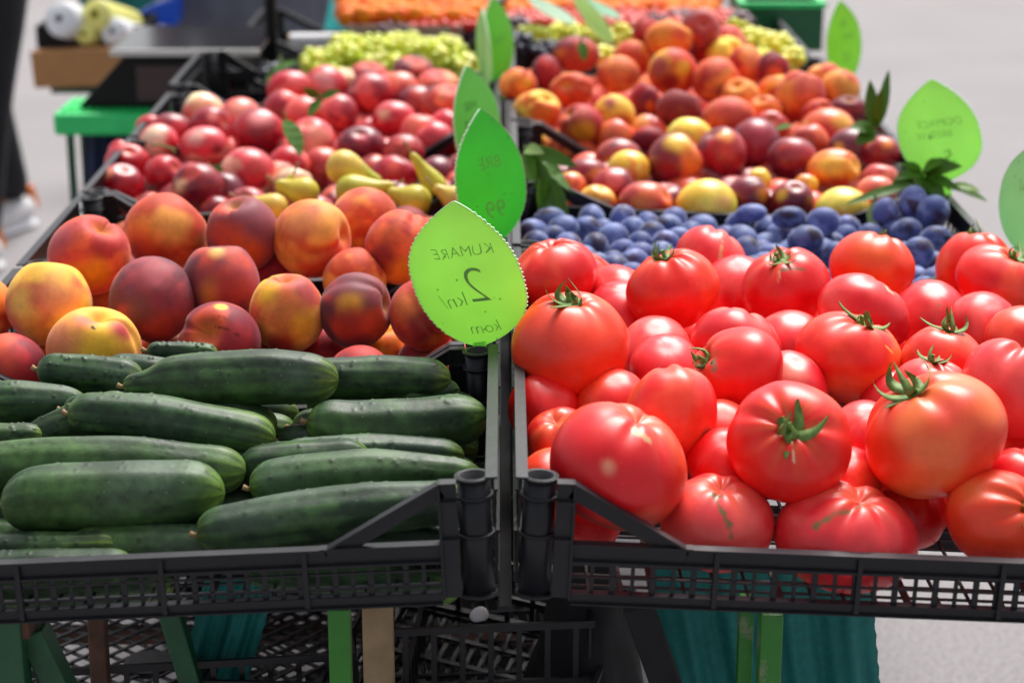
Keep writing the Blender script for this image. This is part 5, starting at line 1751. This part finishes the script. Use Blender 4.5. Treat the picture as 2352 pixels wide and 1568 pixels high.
for y in (.36, .66):
    part_prism('bar', (-.62, y, zl_ - .02), (.08, y, zl_ - .02), .02, .02, M['rust'], sh)
for x in (-.60, .06):
    for y in (.39, .69):
        part_prism('leg', (x, y, 0), (x, y, zl_ - .032), .02, .02, M['dark_green_paint'], sh, (0, 1, 0))
for i_, (x_, y_, w_, z_, lb) in enumerate([(-.06, 1.25, .26, 0, 'added black light blocking box on the ground under the middle of the stall'), (-.08, 1.27, .24, .262, 'added black light blocking box stacked on top of another under the stall'), (-.42, 1.75, .30, 0, 'added black light blocking box far under the peaches')]):
    box_thing('light_block_box', lb, 'box', x_ - w_ / 2, x_ + w_ / 2, y_, y_ + .36, z_, z_ + .26, M['scale_black'], group='added light blocking boxes under the stall')  # boxes added to cut light from behind and darken the space under the stall
dbr = P(1100, 1408, .45)
db = MB(); db.add(*[(lambda D, F: ([tuple(v) for v in D * np.array([.011, .008, .009]) * (1 + .12 * Noise(3, 3)(D))[:, None]], F))(*SPH[(16, 11)])][0], smooth=True)
tag(db.build('paper_scrap', M['white'], None, 0, P(1100, 1410, 1.1)), 'crumpled white scrap caught under the cucumber crate', 'paper')

# ------------------------------------------------------------------ left background: table, scale, rolls
t0_ = P(120, 262, 6.1); t1_ = P(600, 262, 6.1)
def at_z(px, py, z):
    r = ray(px, py)
    return CAM + r * ((z - CAM.z) / r.z)
depth_t = at_z(400, 228, t0_.z).y - t0_.y
tb = empty('green_table', ((t0_.x + t1_.x) / 2, t0_.y + depth_t / 2, 0))
tag(tb, 'bright green plastic table holding the weighing scale', 'table')
tz = t0_.z
hw = (t1_.x - t0_.x) / 2
m = MB(); m.box(-hw, hw, -depth_t / 2, depth_t / 2, tz - .045, tz); m.build('table_top', M['plastic_green'], tb, bevel=.008)
m = MB()
for i in range(24):
    x = -hw + .02 + i * (2 * hw - .04) / 23
    m.box(x - .004, x + .004, -depth_t * .4, depth_t * .45, tz + .001, tz + .006)
m.build('top_ribs', M['plastic_green'], tb)
for x in (-hw + .03, hw - .03):
    for y in (-depth_t * .4, depth_t * .4):
        m = MB(); m.prism((x, y, 0), (x, y, tz - .046), .014, .014, (0, 1, 0)); m.build('leg', M['dark_green_paint'], tb)
nv0, nv1 = P(196, 310, 6.6), P(420, 310, 6.6)
cb = cloth('cloth', (P(192, 296, 6.35), P(430, 296, 6.35)), (P(196, 560, 6.35), P(430, 560, 6.35)), 'dark navy cloth hanging under the green table', M['navy'], 3, .02, seed=8)

sc = at_z(392, 246, tz + .007)
NS_ = sc.y / SP
scale_o = empty('weighing_scale', sc)
tag(scale_o, 'black market weighing scale with steel platter on the green table', 'scale')
kx = tn(392, 246, NS_) / FPX
def tri_body(parent, x0, x1, x2, x3, z0, z1, y0, y1, name, mat):
    m = MB()
    vs = [(x0, y0, z0), (x3, y0, z0), (x2, y0, z1), (x1, y0, z1), (x0, y1, z0), (x3, y1, z0), (x2, y1, z1), (x1, y1, z1)]
    m.add(vs, [(0, 1, 2, 3), (7, 6, 5, 4), (0, 4, 5, 1), (1, 5, 6, 2), (2, 6, 7, 3), (3, 7, 4, 0)])
    return m.build(name, mat, parent, bevel=.004)
tri_body(scale_o, -212 * kx, -100 * kx, 150 * kx, 205 * kx, 0, 118 * kx, 0, .2, 'case', M['scale_black'])
m = MB(); m.box(-75 * kx, 150 * kx, -.004, -.0005, 14 * kx, 96 * kx); m.build('display', M['display'], scale_o, bevel=.001)
m = MB(); m.box(-128 * kx, 212 * kx, -.02, .30, 122 * kx, 136 * kx); m.build('platter', M['metal'], scale_o, bevel=.005)
m = MB(); m.box(-128 * kx, 212 * kx, -.026, -.0205, 121 * kx, 137 * kx); m.build('platter_edge', M['steel_edge'], scale_o, bevel=.002)
m = MB()
for x in (-90 * kx, 160 * kx):
    m.cyl((x, .06, 118 * kx), (x, .06, 121.5 * kx), .012)
m.build('platter_support', M['metal'], scale_o)
m = MB(); m.prism((212 * kx, .2, 30 * kx), (212 * kx, .2, 330 * kx), 26 * kx, .02, (0, 1, 0)); m.build('display_pole', M['scale_black'], scale_o, bevel=.002)
m = MB(); m.box(170 * kx, 235 * kx, .12, .26, 0, 60 * kx); m.build('pole_base', M['scale_black'], scale_o, bevel=.003)
m = MB(); m.box(170 * kx, 260 * kx, .17, .22, 330 * kx, 400 * kx); m.build('rear_display', M['scale_black'], scale_o, bevel=.003)

bx = P(170, 200, 8.3)
kb = tn(170, 200, 8.3) / FPX
cbx = empty('cardboard_box', bx)
tag(cbx, 'brown cardboard box on a stand left of the scale', 'box')
m = MB(); m.box(-95 * kb, 175 * kb, 0, .32, 0, 84 * kb); m.build('box_body', M['card'], cbx, bevel=.003)
cbx.rotation_euler = (0, -.06, -.12)
st_ = MB()
for (x, y) in ((40 * kb, .05), (40 * kb, .27), (150 * kb, .05), (150 * kb, .27)):
    st_.cyl((x, y, 0), (x - 22 * kb, y, -bx.z), .010)
st_.box(-60 * kb, 160 * kb, .03, .29, -.02, -.004)
tag(st_.build('stand', M['dark_green_paint'], None, 0, bx + Vector((0, .0, -.002))), 'thin dark green stand under the cardboard box', 'stand')
rb = P(190, 114, 8.45)
kr = tn(190, 114, 8.45) / FPX
rbx = empty('black_box', rb + Vector((0, 0, .004)))
tag(rbx, 'black plastic box holding rolls of bags on the cardboard box', 'box')
for (a, b, c, e) in ((-105, 140, 0, .006), (-105, 140, .214, .22), (-105, -100, .006, .214), (135, 140, .006, .214)):
    m = MB(); m.box(a * kr, b * kr, c, e, 0, 50 * kr); m.build('side_panel', M['scale_black'], rbx, bevel=.001)
m = MB(); m.box(-100 * kr, 135 * kr, .006, .214, .001, .006); m.build('bottom_panel', M['scale_black'], rbx)
def roll(px, py, rpx, n, mat, core, label, dx=.35, dz=-.32, L=.17):
    c = P(px, py, n)
    k = tn(px, py, n) / FPX
    o = empty('bag_roll', c)
    tag(o, label, 'roll', 'rolls of plastic bags')
    d = Vector((dx, 1, dz)).normalized()
    seg = 24
    s = d.cross(Vector((0, 0, 1))).normalized(); u = s.cross(d)
    prof = [(0, .22), (0.002, .9), (.012, 1.0), (L, 1.0), (L + .01, .9), (L + .01, .2)]
    vs, fs = [], []
    for (z, r) in prof:
        for i in range(seg):
            a = 6.2832 * i / seg
            vs.append(d * z + (s * math.cos(a) + u * math.sin(a)) * (r * rpx * k))
    for q in range(len(prof) - 1):
        for i in range(seg):
            j = (i + 1) % seg
            fs.append((q * seg + i, q * seg + j, (q + 1) * seg + j, (q + 1) * seg + i))
    link('film', mesh_np('film', vs, fs, True, None, mat), o)
    m = MB()
    m.cyl(d * .004, d * .03, .2 * rpx * k, .2 * rpx * k, 16)
    m.build('core_hole', M['black'], o)
    m = MB(); m.cyl(d * -.001, d * .003, .34 * rpx * k, .30 * rpx * k, 16)
    m.build('core', core, o)
    m2 = MB(); m2.cyl(d * -.003, d * -.0012, .2 * rpx * k, .2 * rpx * k, 16)
    m2.build('core_mouth', M['black'], o)
roll(136, 43, 42, 8.36, M['white'], M['white'], 'white bag roll nearest the frame edge in the black box')
for o_ in ():
    pass
roll(217, 33, 38, 8.40, M['yellow'], M['yellow_core'], 'pale yellow bag roll between the white rolls')
roll(192, 78, 24, 8.38, M['yellow'], M['yellow_core'], 'lower pale yellow bag roll in the black box')
roll(258, 72, 34, 8.36, M['white'], M['white'], 'white bag roll overhanging the box toward the scale')

pr0, pr1 = P(668, 94, 7.3), P(830, 92, 7.3)
kp = tn(740, 93, 7.3) / FPX
pr = empty('paper_roll', pr0)
tag(pr, 'white wrapping roll with a brown core lying behind the green grapes', 'roll')
m = MB(); m.cyl((0, 0, 0), pr1 - pr0, 17 * kp); m.build('paper', M['white'], pr)
m = MB(); m.cyl((-.004, 0, 0), (-.0002, 0, 0), 15 * kp); m.build('core', M['cork'], pr)
bl = P(352, 60, 9.5)
b3 = MB(); b3.add([(-.09, 0, 0), (.06, 0, .0), (.07, 0, .075), (.0, 0, .055), (-.09, .12, 0), (.06, .12, .0), (.07, .12, .075), (.0, .12, .055)],
       [(0, 1, 2, 3), (7, 6, 5, 4), (0, 4, 5, 1), (1, 5, 6, 2), (2, 6, 7, 3), (3, 7, 4, 0)])
tag(b3.build('blue_bag', M['blue'], None, .004, bl), 'bright blue folded bag behind the yellow roll', 'bag')

# ------------------------------------------------------------------ people, far out of focus
def body(verts, edges, radii, name, mat, parent, sub=2, root_i=0):
    me = bpy.data.meshes.new(name)
    me.from_pydata(verts, edges, [])
    o = link(name, me, parent)
    o.modifiers.new('skin', 'SKIN')
    for i, r in enumerate(radii):
        me.skin_vertices[0].data[i].radius = (r, r) if not isinstance(r, tuple) else r
    me.skin_vertices[0].data[root_i].use_root = True
    s = o.modifiers.new('sub', 'SUBSURF'); s.levels = sub; s.render_levels = sub
    me.materials.append(mat)
    me.materials.append(mat)
    dg = bpy.context.evaluated_depsgraph_get()
    ne = bpy.data.meshes.new_from_object(o.evaluated_get(dg))
    o.modifiers.clear()
    o.data = ne
    ne.polygons.foreach_set('use_smooth', [True] * len(ne.polygons))
    return o

def person(loc, rotz, label, legs, top, hair, stride=0.0, shoe=True, apron=None, H=1.0):
    root = empty('person', loc, (0, 0, rotz))
    tag(root, label, 'person')
    st = stride
    # body surface in one piece: skin under the clothes
    V = [(0, 0, .95), (0, 0, 1.12), (0, 0, 1.33), (0, -.01, 1.46), (0, -.03, 1.56), (0, -.035, 1.68),
         (-.10, 0, .92), (-.12, st * .5, .50), (-.12, st, .09), (.10, 0, .92), (.12, -st * .5, .50), (.12, -st * .8, .09),
         (-.19, 0, 1.40), (-.24, .02, 1.13), (-.22, -.12, .92), (.19, 0, 1.40), (.24, .02, 1.13), (.22, -.12, .92)]
    E = [(0, 1), (1, 2), (2, 3), (3, 4), (4, 5), (0, 6), (6, 7), (7, 8), (0, 9), (9, 10), (10, 11), (2, 12), (12, 13), (13, 14), (2, 15), (15, 16), (16, 17)]
    Rr = [.125, .11, .13, .055, .075, .085, .085, .055, .036, .085, .055, .036, .05, .038, .026, .05, .038, .026]
    # hands with five fingers grown from the wrists
    for (w, sx) in ((14, -1), (17, 1)):
        wx, wy, wz = V[w]
        V.append((wx, wy - .06, wz - .03)); Rr.append(.024); E.append((w, len(V) - 1))
        pw = len(V) - 1
        for f, (dx, L) in enumerate(((-.026, .060), (-.009, .072), (.009, .066), (.024, .052))):
            V.append((wx + dx, wy - .10, wz - .045)); Rr.append(.0085); E.append((pw, len(V) - 1))
            V.append((wx + dx * 1.1, wy - .10 - L * .7, wz - .06 - L * .35)); Rr.append(.007); E.append((len(V) - 2, len(V) - 1))
        V.append((wx - sx * .038, wy - .075, wz - .03)); Rr.append(.0095); E.append((pw, len(V) - 1))
        V.append((wx - sx * .05, wy - .105, wz - .045)); Rr.append(.008); E.append((len(V) - 2, len(V) - 1))
    body(V, E, Rr, 'body', M['skin'], root)
    # trousers and jacket follow the same joints, a little larger
    VT = [V[0], (-.10, 0, .90), (-.12, st * .5, .50), (-.12, st, .085), (.10, 0, .90), (.12, -st * .5, .50), (.12, -st * .8, .085), (0, 0, 1.06)]
    body(VT, [(0, 1), (1, 2), (2, 3), (0, 4), (4, 5), (5, 6), (0, 7)], [.15, .115, .078, .055, .115, .078, .055, .14], 'trousers', legs, root)
    VJ = [(0, 0, 1.12), (0, 0, 1.33), (0, 0, 1.45), (-.19, 0, 1.41), (-.24, .02, 1.13), (-.225, -.09, .96), (.19, 0, 1.41), (.24, .02, 1.13), (.225, -.09, .96), (0, 0, 1.0)]
    body(VJ, [(0, 1), (1, 2), (1, 3), (3, 4), (4, 5), (1, 6), (6, 7), (7, 8), (0, 9)], [.145, .16, .08, .07, .054, .04, .07, .054, .04, .15], 'jacket', top, root)
    D, F = SPH[(28, 18)]
    hv = D * np.array([.098, .112, .115]) + np.array([0, -.015, 1.665])
    keep = lambda f: not (np.mean([hv[i][1] for i in f]) < -.07 and np.mean([hv[i][2] for i in f]) < 1.70) and np.mean([hv[i][2] for i in f]) > 1.60
    link('hair', mesh_np('hair', hv, [f for f in F if keep(f)], True, None, hair), root)
    for x in (-.032, .032):
        m = MB(); m.cyl((x, -.125, 1.67), (x, -.118, 1.67), .011, .012, 10); m.build('eye', M['black'], root)
    m = MB(); m.prism((0, -.118, 1.665), (0, -.138, 1.635), .018, .014); m.build('nose', M['skin'], root, bevel=.003)
    m = MB(); m.box(-.022, .022, -.124, -.112, 1.602, 1.609); m.build('mouth', M['orange'], root)
    if shoe:
        for (x, y) in ((-.12, st), (.12, -st * .8)):
            pts = [Vector((x, y + .07, .05)), Vector((x, y + .04, .058)), Vector((x, y, .06)), Vector((x, y - .06, .048)), Vector((x, y - .12, .036)), Vector((x, y - .17, .030)), Vector((x, y - .19, .028))]
            s = sweep('shoe', pts, [.02, .045, .052, .050, .046, .036, .012], M['shoe'], 18, root, flatx=.95, flaty=.9)
            sweep('sole', [p + Vector((0, 0, .012 - p.z)) for p in pts], [.02, .044, .047, .049, .047, .038, .014], M['white'], 16, s, flaty=.28)
            m = MB(); m.prism((x, y + .075, .055), (x, y + .05, .125), .05, .02, (0, 1, 0)); m.build('heel_tab', M['orange'], s, bevel=.004)
            m = MB(); m.prism((x, y - .03, .10), (x, y - .11, .075), .022, .008); m.build('tongue', M['orange'], s, bevel=.002)
    if apron:
        vs, fs = [], []
        for i in range(25):
            z = .52 + .62 * i / 24
            for j in range(17):
                u = (j - 8) / 8
                x = u * (.23 - .03 * max(0, z - .95))
                vs.append((x, -.165 + .10 * u * u + .006 * math.sin(u * 14 + z * 6), z))
        for i in range(24):
            for j in range(16):
                a_ = i * 17 + j
                fs.append((a_, a_ + 1, a_ + 18, a_ + 17))
        q = len(vs)
        vs += [(x, y + .003, z) for x, y, z in vs]
        fs += [(q + a_, q + d_, q + c_, q + b_) for a_, b_, c_, d_ in list(fs)]
        link('apron', mesh_np('apron', vs, fs, True, None, apron), root)
    return root

def ground_at(px, py):
    r = ray(px, py); t = -CAM.z / r.z
    return CAM + r * t
ga, gb = ground_at(92, 520), ground_at(0, 640)
vv = gb - ga
st1 = .24
rz1 = math.atan2(vv.y, vv.x) - math.atan2(-1.8 * st1, .24)
mid1 = (ga + gb) / 2
person((mid1.x - .075, mid1.y, 0), rz1, 'person in black leggings and white and orange sneakers standing beside the stall', M['black'], M['grey_fabric'], M['hair'], stride=st1)
f2 = P(575, 60, 10.2)
person((f2.x, f2.y, 0), 0.0, 'seller in a grey blue apron standing behind the scale', M['grey_fabric'], M['grey_fabric'], M['hair'], apron=M['grey_fabric'])
